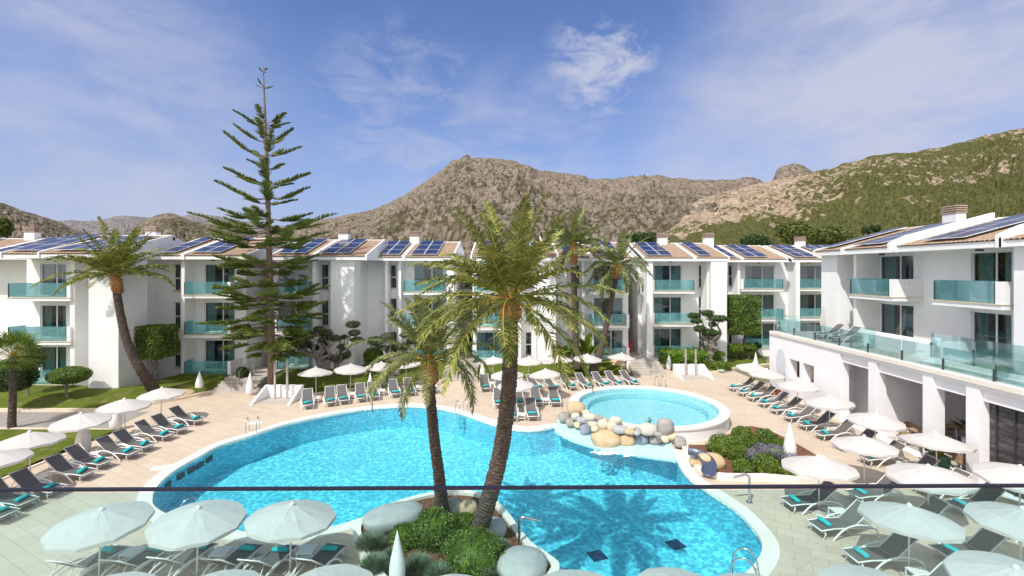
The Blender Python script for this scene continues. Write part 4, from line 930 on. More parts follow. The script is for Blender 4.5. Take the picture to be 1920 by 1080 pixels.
# closed parasols
def closed(lab,loc,h=2.2,m='canvas'):
    r=thing('closed_parasol',lab,'parasol',loc,0,'closed white parasols'); t=MB(); n=20; vs=[]; prof=[(.02,h),(.05,h-.05),(.10,h-.45),(.15,h-.9),(.17,h-1.25),(.15,h-1.42)]
    for r_,z in prof:
        for k in range(n): a=2*PI*k/n; q=r_*(1+.22*(k%2)-.1); vs.append((q*math.cos(a),q*math.sin(a),z))
    t.add(vs,[(i*n+k,i*n+(k+1)%n,(i+1)*n+(k+1)%n,(i+1)*n+k) for i in range(len(prof)-1) for k in range(n)]); t.build('canopy',m,r)
    p=MB(); p.tube([(0,0,0),(0,0,h-.3)],.022,8); p.build('pole','white_metal',r); b=MB(); b.lathe([(.22,0),(.22,.05),(.04,.08)],16); b.build('base','post_stone',r); return r
closed('closed white parasol standing on the upper terrace by the loungers',(PXX+2.0,31.9,4.3),2.1)
# teardrop lamps
def teardrop(lab,px,pyb,h,w,z=0,Y=None):
    p=P(px,pyb,z); r=thing('teardrop_lamp',lab,'lamp',p,0,'white teardrop garden lamps'); t=MB()
    prof=[(.55,0),(.72,.03),(.93,.13),(1,.25),(.96,.37),(.82,.50),(.62,.63),(.42,.76),(.24,.87),(.10,.96),(.03,.995),(.0,1)]
    t.lathe([(max(.001,a)*w/2,b*h) for a,b in prof],28); t.build('shade','lamp_white',r,True)
    MB().lathe([(.30*w,-.02),(.30*w,.02)],16).build('foot','dark_metal',r); return p
teardrop('white teardrop lamp on the grass edge left of the left stairs',374,735,1.55,.56)
teardrop('white teardrop lamp right of the left stairs beside grey boulders',469,740,1.6,.56)
teardrop('fat white teardrop lamp under the third left parasol on the grass',156,851,1.75,.62)
teardrop('white teardrop lamp half hidden by the fourth left parasol by the path',217,806,1.6,.60)
teardrop('tall white teardrop lamp in the island planting in front of the palms',745,1098,1.50,.44,.24)
teardrop('slim white teardrop lamp before the hedge right of the right stairs',1254,694,1.5,.46)
teardrop('slim white teardrop lamp beside the tan boulder at the right stairs',1179,695,1.5,.46)
teardrop('white cone lamp behind the lavender in the planting bed',1481,862,1.75,.55,.05)
teardrop('white cone lamp at the lawn corner by the far right parasol',1417,702,1.9,.5)
teardrop('white cone lamp at the foot of the stairs behind the big palm',905,712,1.5,.5)
teardrop('pale cone lamp among the loungers before the pruned trees',694,737,1.5,.42)
# pool ladders
def ladder(lab,px,py,ang,steps=True):
    p=P(px,py); r=thing('pool_ladder',lab,'ladder',p,ang,'steel pool ladders')
    for s in (-1,1):
        t=MB(); t.tube(spline([(-.55,s*.26,0),(-.50,s*.26,.45),(-.35,s*.26,.74),(-.12,s*.26,.78),(.08,s*.26,.60),(.14,s*.26,.2),(.15,s*.26,-.9)],4,False),.024,8); t.build('rail','steel',r,True)
    t=MB()
    for k in range(3): t.box(.10,.20,-.26,.26,-.28-.26*k,-.25-.26*k)
    t.build('treads','steel',r); return r
ladder('steel pool ladder at the upper left of the big pool',472,812,R(-75)); ladder('steel pool ladder at the top of the big pool by the small palm',868,776,R(-60))
ladder('steel grab rails at the lower left pool steps',372,977,R(52)); ladder('steel grab rails at the bottom right of the big pool',1382,1086,R(150))
ladder('steel handrail on the far side of the round pool',1240,726,R(-80))
# shower spouts
def spout(lab,px,py,dirx,h=1.15):
    p=P(px,py); r=thing('water_spout',lab,'spout',p,0,'steel water spouts'); t=MB(); t.tube(spline([(0,0,0),(0,0,h*.5),(0,0,h*.86),(dirx*.05,0,h*.96),(dirx*.15,0,h),(dirx*.6,-.05,h*.93),(dirx*.62,-.05,h*.92)],3,False),.045,10); t.build('pipe','steel',r,True)
    MB().lathe([(.12,0),(.12,.03),(.05,.04)],16).build('flange','steel',r)
spout('bent steel water spout at the right rim of the big pool',1405,942,-1,1.05); spout('bent steel water spout at the island rim by the pool',974,1036,1,1.1)
# shower posts with white curved walls
def shower(lab,p,h,side):
    r=thing('shower',lab,'shower',p,0,'outdoor showers'); 
    for dx in (-.42,.42): MB().box(dx-.06,dx+.06,-.05,.05,0,h).build('post','post_stone',r); MB().tube([(dx,-.06,h-.15),(dx,-.25,h-.15)],.03,8).build('shower_head','steel',r)
    w=MB(); w.box(-1.3,1.3,.35,.6,0,.85); w.yzprism([(.35,.85),(.35,0),(-1.6,0)],-1.3,-1.15); w.yzprism([(.35,.85),(.35,0),(-1.6,0)],1.15,1.3); w.build('low_wall','podium_white',r)
    MB().box(-1.1,1.1,-1.3,.34,0,.02).build('tray','stair_stone',r)
p=P(527,748); shower('pair of grey shower posts with low white walls left of the far loungers',(p.x,p.y,0),2.6,1)
p=P(1295,704); shower('pair of grey shower posts with low white walls before the hedge at right',(p.x,p.y,0),2.2,1)
# pool details
for i,(x,y) in enumerate([(1267,1020),(1120,1041)]):
    p=P(x,y,-1.45*.98); o=MB().box(-.28,.28,-.28,.28,0,.02).build('floor_drain','solar_cell'); o.location=(p.x,p.y,-1.449); o.rotation_euler=(0,0,R(20)); tag(o,'dark square drain grating on the pool floor, %s of two'%('right' if i==0 else 'left'),'drain','dark drain gratings on the pool floor')
for i,(x,y) in enumerate([(412,843),(390,853),(369,864),(348,876),(331,889)]):
    p=P(x,y,0); q=min(range(len(POOL)),key=lambda k:(POOL[k][0]-p.x)**2+(POOL[k][1]-p.y)**2); a=Vector(POOL[q-1]); b_=Vector(POOL[(q+1)%len(POOL)]); d=(b_-a).normalized()
    o=MB().box(-.22,.22,-.02,.02,-.12,.12).build('pool_grille','rail_dark'); o.location=(POOL[q][0]-d.y*.03,POOL[q][1]+d.x*.03,-.42); o.rotation_euler=(0,0,math.atan2(d.y,d.x)); tag(o,'dark grille on the shaded pool wall, %s from the far end'%ORD[i],'grille','grilles on the pool wall')
for i,(x,y) in enumerate([(302,877),(118*1.0+360,793),(1541,960)]):
    p=P(x,y); o=MB().box(-.36,.36,-.2,.2,0,.012).build('inlet_cover','stucco'); o.location=(p.x,p.y,.002); o.rotation_euler=(0,0,R(25)); tag(o,'pale rectangular access cover in the paving %s'%['at the left pool edge','near the upper left ladder','right of the pool end'][i],'cover','pale covers in the paving')
# slide tube at the planting bed
s=thing('water_slide','short dark blue curved slide coming out of the planting bed','slide',P(1308,872)); t=MB(); pts=[P(1290,842,.75)-s.location,P(1308,846,.72)-s.location,P(1323,856,.62)-s.location,P(1330,870,.50)-s.location,P(1328,884,.34)-s.location]; pts=spline([tuple(q) for q in pts],4,False)
vs=[];n=9
for i,q in enumerate(pts):
    d=(pts[min(i+1,len(pts)-1)]-pts[max(i-1,0)]).normalized(); sd=Vector((d.y,-d.x,0)).normalized()
    for k in range(n): a=PI+PI*k/(n-1); vs.append(q+sd*math.cos(a)*.27+Vector((0,0,1))*math.sin(a)*.2)
t.add(vs,[(i*n+k,i*n+k+1,(i+1)*n+k+1,(i+1)*n+k) for i in range(len(pts)-1) for k in range(n-1)]); o=t.build('trough','slide_blue',s,True); md=o.modifiers.new('s','SOLIDIFY'); md.thickness=.03
MB().box(-.22,.22,-.1,.6,-.0,.28).build('support','coping_stone',s)
# red slide near gap, pots, left-edge bits
r=thing('fire_cabinet','red upright cabinet at the foot of the narrow stair gallery','cabinet',(PX(1177,46),46,FL[0])); MB().xyprism([(-.3,-.2),(.3,-.2),(.3,.2),(-.3,.2)],0,1.0).build('body','red_plastic',r); t=MB(); t.tube([(-.2,-.2,1.0),(0,-.2,1.25),(.2,-.2,1.0)],.12,8); t.build('hood','red_plastic',r,True)
o=MB(); o.lathe([(.42,0),(.55,.1),(.62,.4),(.55,.42),(.48,.2)],20); o=o.build('planter_bowl','terracotta',None,True); o.location=P(1447,742); o.location.z=0; tag(o,'round terracotta bowl beside the podium under the far parasols','bowl')
# glass railing right in front of the camera
ra=thing('glass_railing','clear glass balustrade with thin dark top rail right in front of the camera','railing',(0,1.08,7.2))
MB().obox((0,0,1.1),Vector((1,.009,0)).normalized(),Vector((-.009,1,0)).normalized(),Vector((0,0,1)),3.2,.004,.0032).build('top_rail','rail_dark',ra)
MB().obox((0,0,.55),Vector((1,.009,0)).normalized(),Vector((-.009,1,0)).normalized(),Vector((0,0,1)),3.2,.006,.54).build('glass_pane','rail_glass',ra)
struct(MB().box(-3.2,3.2,-2.0,1.2,7.0,7.2).build('balcony_deck','deck_stone'))
# ================================================================ BOULDERS
RK={'t':'rock_tan','g':'rock_grey','w':'rock_white','b':'rock_blue','c':'rock_cream','p':'rock_pale'}
CN={'t':'tan','g':'brownish grey','w':'white','b':'blue grey','c':'cream','p':'pale grey'}
def boulder(px,py,w,h,col,z0,lab,dep=None,rz=0,sq=.8,seed=None):
    seed=seed if seed is not None else int(px*7+py); 
    zc=z0; p=P(px,py,zc); sx=w*p.y/F/2; sy=(dep or sx*.85); sz=max(.1,(h*p.y/F/2))*.95
    mb=MB(); mb.blob((0,0,0),(sx,sy,sz),26,16,.10,1.1,seed,sq,rz); o=mb.build('boulder',RK[col],None,True); o.location=p; tag(o,lab,'boulder','smooth boulders around the pools'); return o
cas=[(1080,764,32,24,'t',.62,'big tan boulder with a green agave at the left end of the cascade'),(1058,780,22,18,'g',.3,'brownish grey boulder at the far left end of the cascade'),(1070,790,18,14,'g',.25,'brownish grey boulder left of the cream one in the cascade'),(1085,794,17,12,'c',.25,'small cream boulder left of the blue grey one'),(1098,803,20,22,'b',.2,'upright blue grey boulder left of the big spill stone'),(1079,777,15,9,'w',.45,'small white stone under the tan agave boulder'),(1090,785,18,9,'p',.4,'flat pale stone right of the cream boulder'),(1105,780,23,14,'w',.5,'white oval stone near the left spa rim'),(1098,772,14,10,'c',.5,'cream stone behind the white oval'),(1123,782,14,10,'g',.48,'grey stone right of the white oval at the spa rim'),(1130,794,19,18,'w',.42,'round white stone above the big spill stone'),(1112,793,15,9,'c',.4,'small sandy stone left of the round white one'),(1115,802,13,11,'c',.32,'cream stone on the upper left of the spill stone'),(1154,787,22,15,'w',.5,'large white stone leaning on the spa rim at centre'),(1147,797,18,17,'c',.42,'cream boulder below the large white centre stone'),(1162,803,27,14,'p',.36,'long pale stone in the middle of the cascade'),(1180,807,19,11,'t',.33,'tan stone right of the long pale one'),(1164,814,20,17,'b',.25,'striped blue grey stone above the spill'),(1136,822,52,32,'t',.10,'largest tan spill stone with water running over it'),(1175,824,28,24,'t',.12,'tan stone right of the spill stone, wet'),(1201,822,26,22,'b',.15,'large blue grey striped boulder in the front of the cascade'),(1214,803,31,20,'w',.42,'largest white boulder right of centre'),(1184,798,17,9,'w',.48,'small white wedge stone behind the pale one'),(1197,804,12,8,'g',.42,'little grey stone left of the largest white boulder'),(1194,810,12,8,'p',.35,'little pale stone under the grey one'),(1227,822,22,16,'g',.18,'oval brownish grey stone right of the striped boulder'),(1247,799,30,32,'g',.42,'tall brownish boulder with an agave at the right of the cascade'),(1246,821,16,14,'c',.2,'small sandy stone in the front right of the cascade'),(1258,815,23,14,'c',.3,'cream stones under the tall brownish boulder'),(1275,827,21,20,'g',.2,'round brownish grey boulder at the right end of the cascade'),(1234,812,14,8,'g',.35,'thin grey stone between the white and the tall boulder'),(1135,786,12,8,'t',.45,'small tan stone at the spa water edge')]
for c_ in cas: boulder(c_[0],c_[1]+2,c_[2]*1.06,c_[3]*1.10,c_[4],c_[5]+.42 if c_[5]>.3 else c_[5]+.12,c_[6])
boulder(1331,866,54,34,'t',.25,'long tan boulder lying beside the dark blue slide',.45,0,.85); boulder(1301,866,16,12,'t',.25,'small tan block between the slide and the pool kerb')
boulder(738,970,112,40,'p',.52,'long pale grey boulder on the island rim, left of the palms',.62,R(22),.82); boulder(850,951,30,30,'g',.5,'grey boulder between the two palm trunks'); boulder(877,953,34,30,'t',.5,'tan boulder just right of the grey one between the palm trunks'); boulder(922,991,56,40,'p',.45,'bluish pale boulder right of the big palm trunk',None,0,.9); boulder(978,1060,92,52,'p',.45,'large pale boulder at the island lower right corner',.75,R(-15),.9)
boulder(318,741,84,20,'t',.15,'long tan boulder behind the farthest left parasol',.7,R(18)); boulder(398,711,24,9,'p',.5,'low pale stone by the left stairs'); boulder(478,733,22,14,'g',.2,'grey stone beside the right teardrop of the left stairs'); boulder(1157,684,30,22,'t',.45,'tan boulder on the lawn left of the right stairs'); boulder(1352,695,14,5,'p',.15,'flat pale stone on the right lawn'); boulder(1245,686,12,9,'c',.2,'small cream stone at the right stairs'); boulder(727,712,30,26,'g',.5,'grey boulder behind the third far parasol',.5)
# falling water and foam
for i,(x0,x1,yt,yb) in enumerate([(1117,1152,826,846),(1168,1187,830,848)]):
    a=P(x0,yt,.0); mb=MB(); vs=[]; n=16; rnd=random.Random(i)
    for k in range(n+1):
        t=k/n; x=x0+(x1-x0)*t; p=P(x,yt+3*math.sin(PI*t),.12); q=P(x,yb+rnd.uniform(-1,1),WZ); vs+=[p,Vector((p.x,p.y-.12,.04)),Vector((q.x,q.y,WZ-.02))]
    mb.add(vs,[(3*k+j,3*k+3+j,3*k+4+j,3*k+1+j) for k in range(n) for j in range(2)]); o=mb.build('water_curtain','falling_water'); tag(o,'thin sheet of water falling %s'%('from the largest spill stone' if i==0 else 'from the tan stone right of it'),'waterfall')
    fm=MB(); 
    for k in range(70):
        u_=rnd.gauss(0,.33); p=P((x0+x1)/2+3+u_*(x1-x0),yb+3+rnd.gauss(0,1.8),WZ+.01); fm.blob(p,(rnd.uniform(.03,.11),rnd.uniform(.02,.07),.015),8,5,.4,3,k)
    o=fm.build('foam','foam',None,True); o['kind']='stuff'; tag(o,'white foam where the water lands %s'%('left' if i==0 else 'right'),'foam')
# ================================================================ PLANTS
def orient(d):
    d=d.normalized(); a=d.cross(Vector((0,0,1)));
    if a.length<1e-3: a=Vector((1,0,0))
    a.normalize(); return a,d.cross(a)
def leaves(mb,pts_fn,n,size,rnd,elong=1.6):
    vs=[];fs=[]
    for i in range(n):
        p,nrm=pts_fn(rnd); d=(nrm+Vector((rnd.gauss(0,.6),rnd.gauss(0,.6),rnd.gauss(0,.6)))).normalized(); a,b=orient(d); t=rnd.uniform(0,6.28)
        u=(a*math.cos(t)+b*math.sin(t)); w=d*.55+u.cross(d)*.8; s=size*rnd.uniform(.55,1.4); k=len(vs)
        vs+=[p-u*s*.5*elong,p+w*s*.4,p+u*s*.5*elong,p-w*s*.4]; fs.append((k,k+1,k+2,k+3))
    mb.add(vs,fs)
def ellip(c,r,fuzz=.10,flatbottom=None,power=1.0,lump=.14,seed=0,inner=.25):
    c=Vector(c)
    def f(rnd):
        while True:
            d=Vector((rnd.gauss(0,1),rnd.gauss(0,1),rnd.gauss(0,1))).normalized()
            q=1+lump*noise.noise(d*2.3+Vector((seed,seed*.7,1)))+rnd.gauss(0,fuzz)*.5
            if rnd.random()<inner: q*=rnd.uniform(.75,1)
            e=Vector([math.copysign(abs(x)**power,x) for x in d]); 
            if power<.6: e=e/max(abs(e.x)**10+abs(e.y)**10+abs(e.z)**10,1e-9)**.1
            p=c+Vector((e.x*r[0],e.y*r[1],e.z*r[2]))*q
            if flatbottom is not None and p.z<flatbottom: continue
            return p,Vector((d.x/r[0],d.y/r[1],d.z/r[2])).normalized()
    return f
def shrub(lab,px,py,w,h,mt,z0=.07,group='low shrubs in the planting beds',dens=1.0,size=.045,flower=None,name='shrub',cat='shrub',seed=0,spiky=False):
    p=P(px,py,z0+.0); sx=w*p.y/F/2; sz=h*p.y/F/2
    r=thing(name,lab,cat,(p.x,p.y,z0),0,group); rnd=random.Random(int(px*3+py+seed)); zc=sz*.45
    mb=MB(); n=int(1500*dens)
    if spiky:
        vs=[];fs=[]
        for i in range(n):
            a=rnd.uniform(0,6.28); q=math.sqrt(rnd.random()); b=Vector((q*sx*.8*math.cos(a),q*sx*.8*math.sin(a),rnd.uniform(0,sz*.8*(1-q*q*.5)))); d=(Vector((math.cos(a)*q*1.1,math.sin(a)*q*1.1,.7))+Vector((rnd.gauss(0,.3),rnd.gauss(0,.3),rnd.gauss(0,.15)))).normalized(); s=sz*rnd.uniform(.3,.75); u,v=orient(d); k=len(vs)
            vs+=[b-u*.008,b+u*.008,b+d*s]; fs.append((k,k+1,k+2))
        mb.add(vs,fs)
    else:
        mb.blob((0,0,zc),(sx*.86,sx*.8,sz*.86),18,12,.15,2,seed); leaves(mb,ellip((0,0,zc),(sx,sx*.95,sz),.1,0,1,.2,seed+px),n,size,rnd)
    o=mb.build('foliage',mt,r)
    if flower:
        fb=MB(); 
        if spiky:
            vs=[];fs=[]
            for i in range(170):
                a=rnd.uniform(0,6.28); q=math.sqrt(rnd.random())*1.1; b=Vector((q*sx*math.cos(a),q*sx*math.sin(a),sz*(1.25-.5*q*q)+rnd.uniform(-.05,.1))); k=len(vs); s=.014; hgt=rnd.uniform(.05,.10)
                vs+=[b+Vector((-s,0,0)),b+Vector((s,0,0)),b+Vector((s*.5,s,hgt)),b+Vector((-s*.5,0,hgt))]; fs.append((k,k+1,k+2,k+3))
            fb.add(vs,fs)
        else: leaves(fb,ellip((0,0,zc),(sx*1.03,sx*1.0,sz*1.05),.04,sz*.3,1,.2,seed+px,0),90,.03,rnd,1)
        fb.build('flowers',flower,r)['kind']='stuff'
    return r
# --- palms
def frond(mb_l,mb_s,base,az,el,length,droop,rnd,leaf=.42,n=46,width=.029,twist=0):
    pts=[]; d=Vector((math.cos(az)*math.cos(el),math.sin(az)*math.cos(el),math.sin(el))); p=Vector(base); m=16; 
    for i in range(m+1):
        pts.append(p.copy()); t=i/m; e=el-droop*(t**1.3); az2=az+twist*t; d=Vector((math.cos(az2)*math.cos(e),math.sin(az2)*math.cos(e),math.sin(e))); p=p+d*length/m
    mb_s.tube(pts,[.028*(1-.85*i/m)+.004 for i in range(m+1)],5,False)
    vs=[];fs=[]
    for i in range(n):
        t=.16+.84*i/(n-1); s=t*m; k=min(m-1,int(s)); q=pts[k].lerp(pts[k+1],s-k); tg=(pts[k+1]-pts[k]).normalized()
        side=tg.cross(Vector((0,0,1))); 
        if side.length<.05: side=Vector((-math.sin(az),math.cos(az),0))
        side.normalize(); up=side.cross(tg).normalized(); ll=leaf*(math.sin(PI*min(1,.18+t*.80))**.7)*rnd.uniform(.85,1.1)
        for sg in (-1,1):
            dd=(side*sg*rnd.uniform(.6,.9)+tg*rnd.uniform(.5,.85)+up*rnd.uniform(-.05,.5)).normalized(); mid=q+dd*ll*.5; tip=q+dd*ll+Vector((0,0,-ll*rnd.uniform(.16,.42))); w=up.cross(dd).normalized()*width if rnd.random()<.5 else (up*.7+tg*.7).normalized()*width
            w=(tg*.8+up*.3).normalized()*width; c=len(vs); vs+=[q-w*.5,q+w*.5,mid+w,mid-w,tip]; fs+=[(c,c+1,c+2,c+3),(c+3,c+2,c+4)]
    mb_l.add(vs,fs)
def trunk_tube(pts,radii,ringstep=.11,amp=.045,seed=0,n=20):
    p=[]; r=[]; sp=spline(pts,12,False); m=len(sp); L=0; rr=[]
    for i,q in enumerate(sp):
        if i: L+=(q-sp[i-1]).length
        t=i/(m-1)*(len(radii)-1); k=min(len(radii)-2,int(t)); rr.append((L,radii[k]*(1-(t-k))+radii[k+1]*(t-k)))
    tot=L; N_=int(tot/ringstep*2); j=0; out=[];rad=[]
    for s in range(N_+1):
        x=tot*s/N_
        while j<m-2 and rr[j+1][0]<x: j+=1
        u=(x-rr[j][0])/max(1e-6,rr[j+1][0]-rr[j][0]); out.append(sp[j].lerp(sp[j+1],u)); rad.append((rr[j][1]*(1-u)+rr[j+1][1]*u)*(1+(amp if s%2 else -amp)))
    mb=MB(); mb.tube(out,rad,n)
    # break the rings up
    vs=[]
    for i,v in enumerate(mb.v):
        q=Vector(v); c=out[min(len(out)-1,i//n)]; f=1+.11*noise.noise(Vector((q.x*6,q.y*6,q.z*9+seed))); vs.append(tuple(c+(q-c)*f))
    mb.v=vs; return mb
def palm(lab,pts,radii,crown,nf,length,mt='frond',leaf=.42,seed=0,nl=46,boot=True,elr=(-.45,1.35),droop=(.7,1.5),width=.02,boot_h=1.0,boot_r=1.35,group=None,drooplen=1.0,grp='palms'):
    base=Vector(pts[0]); r=thing('palm_tree',lab,'palm tree',base,0,grp); rnd=random.Random(seed); loc=[Vector(p)-base for p in pts]
    trunk_tube([tuple(q) for q in loc],radii,seed=seed).build('trunk','bark_palm',r)
    c=Vector(crown)-base; d=(loc[-1]-loc[-2]).normalized()
    if boot:
        bb=MB(); rt=radii[-1]; nb=70; vs=[];fs=[]
        prof=[(-boot_h,1.0),(-boot_h*.8,boot_r*.95),(-boot_h*.45,boot_r*1.1),(-boot_h*.2,boot_r*.95),(0,boot_r*.8),(boot_h*.3,boot_r*.55),(boot_h*.5,.2)]
        bb.tube([c+d*a for a,_ in prof],[rt*b for _,b in prof],14)
        for i in range(nb):
            a=i*2.4; h=-boot_h+boot_h*1.3*i/nb; q=c+d*h+Vector((math.cos(a),math.sin(a),0))*rt*boot_r*.85; o=Vector((math.cos(a)*.55,math.sin(a)*.55,.85)).normalized(); s=Vector((-math.sin(a),math.cos(a),0))*rt*.28; k=len(vs); l=rt*.85*rnd.uniform(.7,1.2)
            vs+=[q-s,q+s,q+o*l+s*.6,q+o*l-s*.6,q+o*.04+Vector((math.cos(a),math.sin(a),0))*.05]; fs+=[(k,k+1,k+2,k+3),(k,k+4,k+3),(k+1,k+2,k+4)]
        bb.add(vs,fs); bb.build('crown_boots','bark_fibre',r)
    ml=MB(); ms=MB()
    for i in range(nf):
        t=(i+.5)/nf; el=elr[1]+(elr[0]-elr[1])*(t**.85)+rnd.uniform(-.12,.12); az=i*2.39996+rnd.uniform(-.25,.25); dr=droop[0]+(droop[1]-droop[0])*rnd.random()*(.6+.4*t)
        if el>1.0: dr*=.55
        frond(ml,ms,c+Vector((math.cos(az),math.sin(az),0))*radii[-1]*.5+Vector((0,0,.1)),az,el,length*rnd.uniform(.82,1.08),dr,rnd,leaf,nl,width,rnd.uniform(-.35,.35))
    ml.build('fronds',mt,r); ms.build('frond_stalks','frond_stalk',r); return r
def W3(px,py,Y): return (PX(px,Y),Y,PZ(py,Y))
palm('tall leaning palm with the widest crown and thickest trunk on the island',[P(893,1012,.24),W3(918,930,14.35),W3(940,840,14.1),W3(953,740,13.8),W3(957,650,13.4),W3(957,590,13.0)],[.29,.25,.24,.228,.215,.20],W3(957,568,13.0),44,3.3,leaf=.52,seed=4,nl=54,boot_h=.62,boot_r=1.42,elr=(-.45,1.5),droop=(.55,1.35),width=.031,grp='palms on the island')
palm('shorter slim palm with a low grey green crown left of the thick trunk',[P(829,968,.24),W3(824,900,15.9),W3(814,820,15.8),W3(808,750,15.7),W3(806,700,15.6)],[.26,.19,.18,.165,.155],W3(806,682,15.6),30,2.75,'frond_grey',leaf=.44,seed=9,nl=50,boot_h=.75,boot_r=1.55,elr=(-.15,1.52),droop=(1.1,2.2),width=.029,grp='palms on the island')
palm('palm with a curved trunk on the left lawn before the blank wall',[P(287,730,.55),W3(262,690,31.3),W3(240,645,31.2),W3(226,590,31.1),W3(218,540,31.0)],[.38,.29,.255,.235,.23],W3(217,522,31.0),34,3.9,'frond',leaf=.6,seed=12,nl=52,boot_h=1.0,boot_r=1.35,elr=(.12,1.5),droop=(.75,1.45),width=.045,grp='palms on the lawns')
palm('straight rear palm left of the pair before the middle blocks',[P(1084,692,.5),W3(1079,640,40.0),W3(1077,560,40.0),W3(1075,500,40.0)],[.38,.27,.25,.25],W3(1075,462,40),30,3.4,'frond_grey',leaf=.6,seed=21,nl=44,boot_h=1.6,boot_r=1.25,elr=(-.3,1.45),droop=(.6,1.5),width=.055,grp='palms on the lawns')
palm('leaning rear palm right of the pair before the aqua balconies',[P(1112,697,.5),W3(1128,650,38.8),W3(1141,590,38.8),W3(1150,545,38.8),W3(1157,515,38.8)],[.42,.26,.21,.19,.18],W3(1158,503,38.8),28,3.4,'frond_grey',leaf=.6,seed=33,nl=44,boot_h=.9,boot_r=1.4,elr=(-.6,1.45),droop=(1.0,2.0),width=.055,grp='palms on the lawns')
# --- araucaria (tiered conifer)
def araucaria():
    base=P(510,722,.6); r=thing('conifer_tree','tall tiered conifer with upswept whorls of branches, highest tree in view','conifer',base,0); rnd=random.Random(5); Y0=base.y
    X0=base.x; top=PZ(125,Y0)-base.z
    def ax(h): t=h/top; return Vector((PX(510-17*t,Y0)-X0,.15*math.sin(t*3),h))
    mb=MB(); hs=[top*i/24 for i in range(25)]; mb.tube([ax(h) for h in hs],[.27*(1-h/top)**.75+.022 for h in hs],10)
    # whorl: pixel height of the whorl, half width in pixels, rise of the tip as a share of its length
    tiers=[(133,9,.5),(163,18,.5),(229,50,.42),(240,30,.30),(262,60,.45),(291,68,.45),(312,34,.30),(339,86,.30),(346,50,.2),(370,92,.28),(378,55,.15),(408,78,.16),(427,128,.24),(434,70,.10),(451,128,.14),(460,80,.05),(491,138,.03),(498,95,.0),(512,70,-.05),(534,104,-.03),(553,130,-.02),(560,90,-.08),(575,100,-.08),(592,116,-.08),(600,80,-.14),(612,98,-.15),(628,92,-.2),(642,85,-.24),(656,70,-.26)]
    lf=MB(); 
    def spray(c,az,L_,el,rad,py,st,main=True):
        pts=[]; m=12; sag=.05 if el>0 else .02
        for i in range(m+1):
            t=i/m; rr_=L_*t; z=L_*(el*(t**1.7)-sag*math.sin(PI*min(1,t*1.25)))+(.07*L_*max(0,t-.7)**1.3*4 if el<.1 else 0); pts.append(c+Vector((math.cos(az)*rr_,math.sin(az)*rr_,z)))
        mb.tube(pts,[(.042*(1-.8*i/m)*(.45+rad/180)+.006)*(1 if main else .45) for i in range(m+1)],5,False)
        n=int(L_*10)+5; vs=[];fs=[]
        for k in range(n):
            t=st+(1-st)*k/(n-1)+rnd.uniform(-.02,.02); t=min(1,t); s=t*m; j=min(m-1,int(s)); q=pts[j].lerp(pts[j+1],s-j); tg=(pts[j+1]-pts[j]).normalized(); sd=tg.cross(Vector((0,0,1))).normalized(); u=max(0,(t-st)/(1-st))
            ll0=(.20+.40*min(1,L_/3.2))*(1-.6*u**2.2)*(.45+.55*min(1,u*4))
            if rad<25: ll0*=.45
            for (sg,up,f) in ((-1,.12,1.0),(1,.12,1.0),(-.55,.8,.7),(.55,.8,.7),(0,1.1,.5)):
                if rnd.random()<.12: continue
                ll=ll0*f*rnd.uniform(.65,1.3); d=(tg*.62+sd*sg*.9+Vector((0,0,up))*rnd.uniform(.5,1.1)).normalized(); a,bb=orient(d); w=.030; k0=len(vs); md=q+d*ll*.62; tp=q+d*ll+Vector((0,0,ll*.14))
                for off in (a,-a*.5+bb*.87,-a*.5-bb*.87): vs+=[q+off*w*.7]
                for off in (a,-a*.5+bb*.87,-a*.5-bb*.87): vs+=[md+off*w]
                vs.append(tp)
                for e in range(3): g=(e+1)%3; fs+=[(k0+e,k0+g,k0+3+g,k0+3+e),(k0+3+e,k0+3+g,k0+6)]
        lf.add(vs,fs); return pts
    for ti,(py,rad,el0) in enumerate(tiers):
        h=PZ(py,Y0)-base.z; Rr=rad*Y0/F; nb=4 if rad<25 else (5 if py<480 else rnd.choice((5,6))); a0=rnd.choice((0,.25,-.2))+rnd.uniform(-.15,.15)
        for b in range(nb):
            az=a0+2*PI*b/nb+rnd.uniform(-.22,.22); low=py>480; el=el0*.8+(rnd.uniform(-.10,.12) if low else rnd.uniform(-.07,.06)); L_=Rr*(rnd.uniform(.6,1.08) if low else rnd.uniform(.8,1.06))
            pts=spray(ax(h)+Vector((0,0,rnd.uniform(-.12,.12))),az,L_,el,rad,py,(.34 if not low else .45))
            if low or (py>400 and L_>2.5):
                for sgn in (-1,1):
                    for f0 in ((.28,.5) if (low and rnd.random()<.4) else (.42,)): spray(pts[int(f0*12)],az+sgn*rnd.uniform(.45,.75),L_*rnd.uniform(.34,.5),el+rnd.uniform(-.12,.05),rad*.5,py,.2,False)
    mb.build('trunk','bark_brown',r,True); lf.build('foliage','needles',r); return r
araucaria()
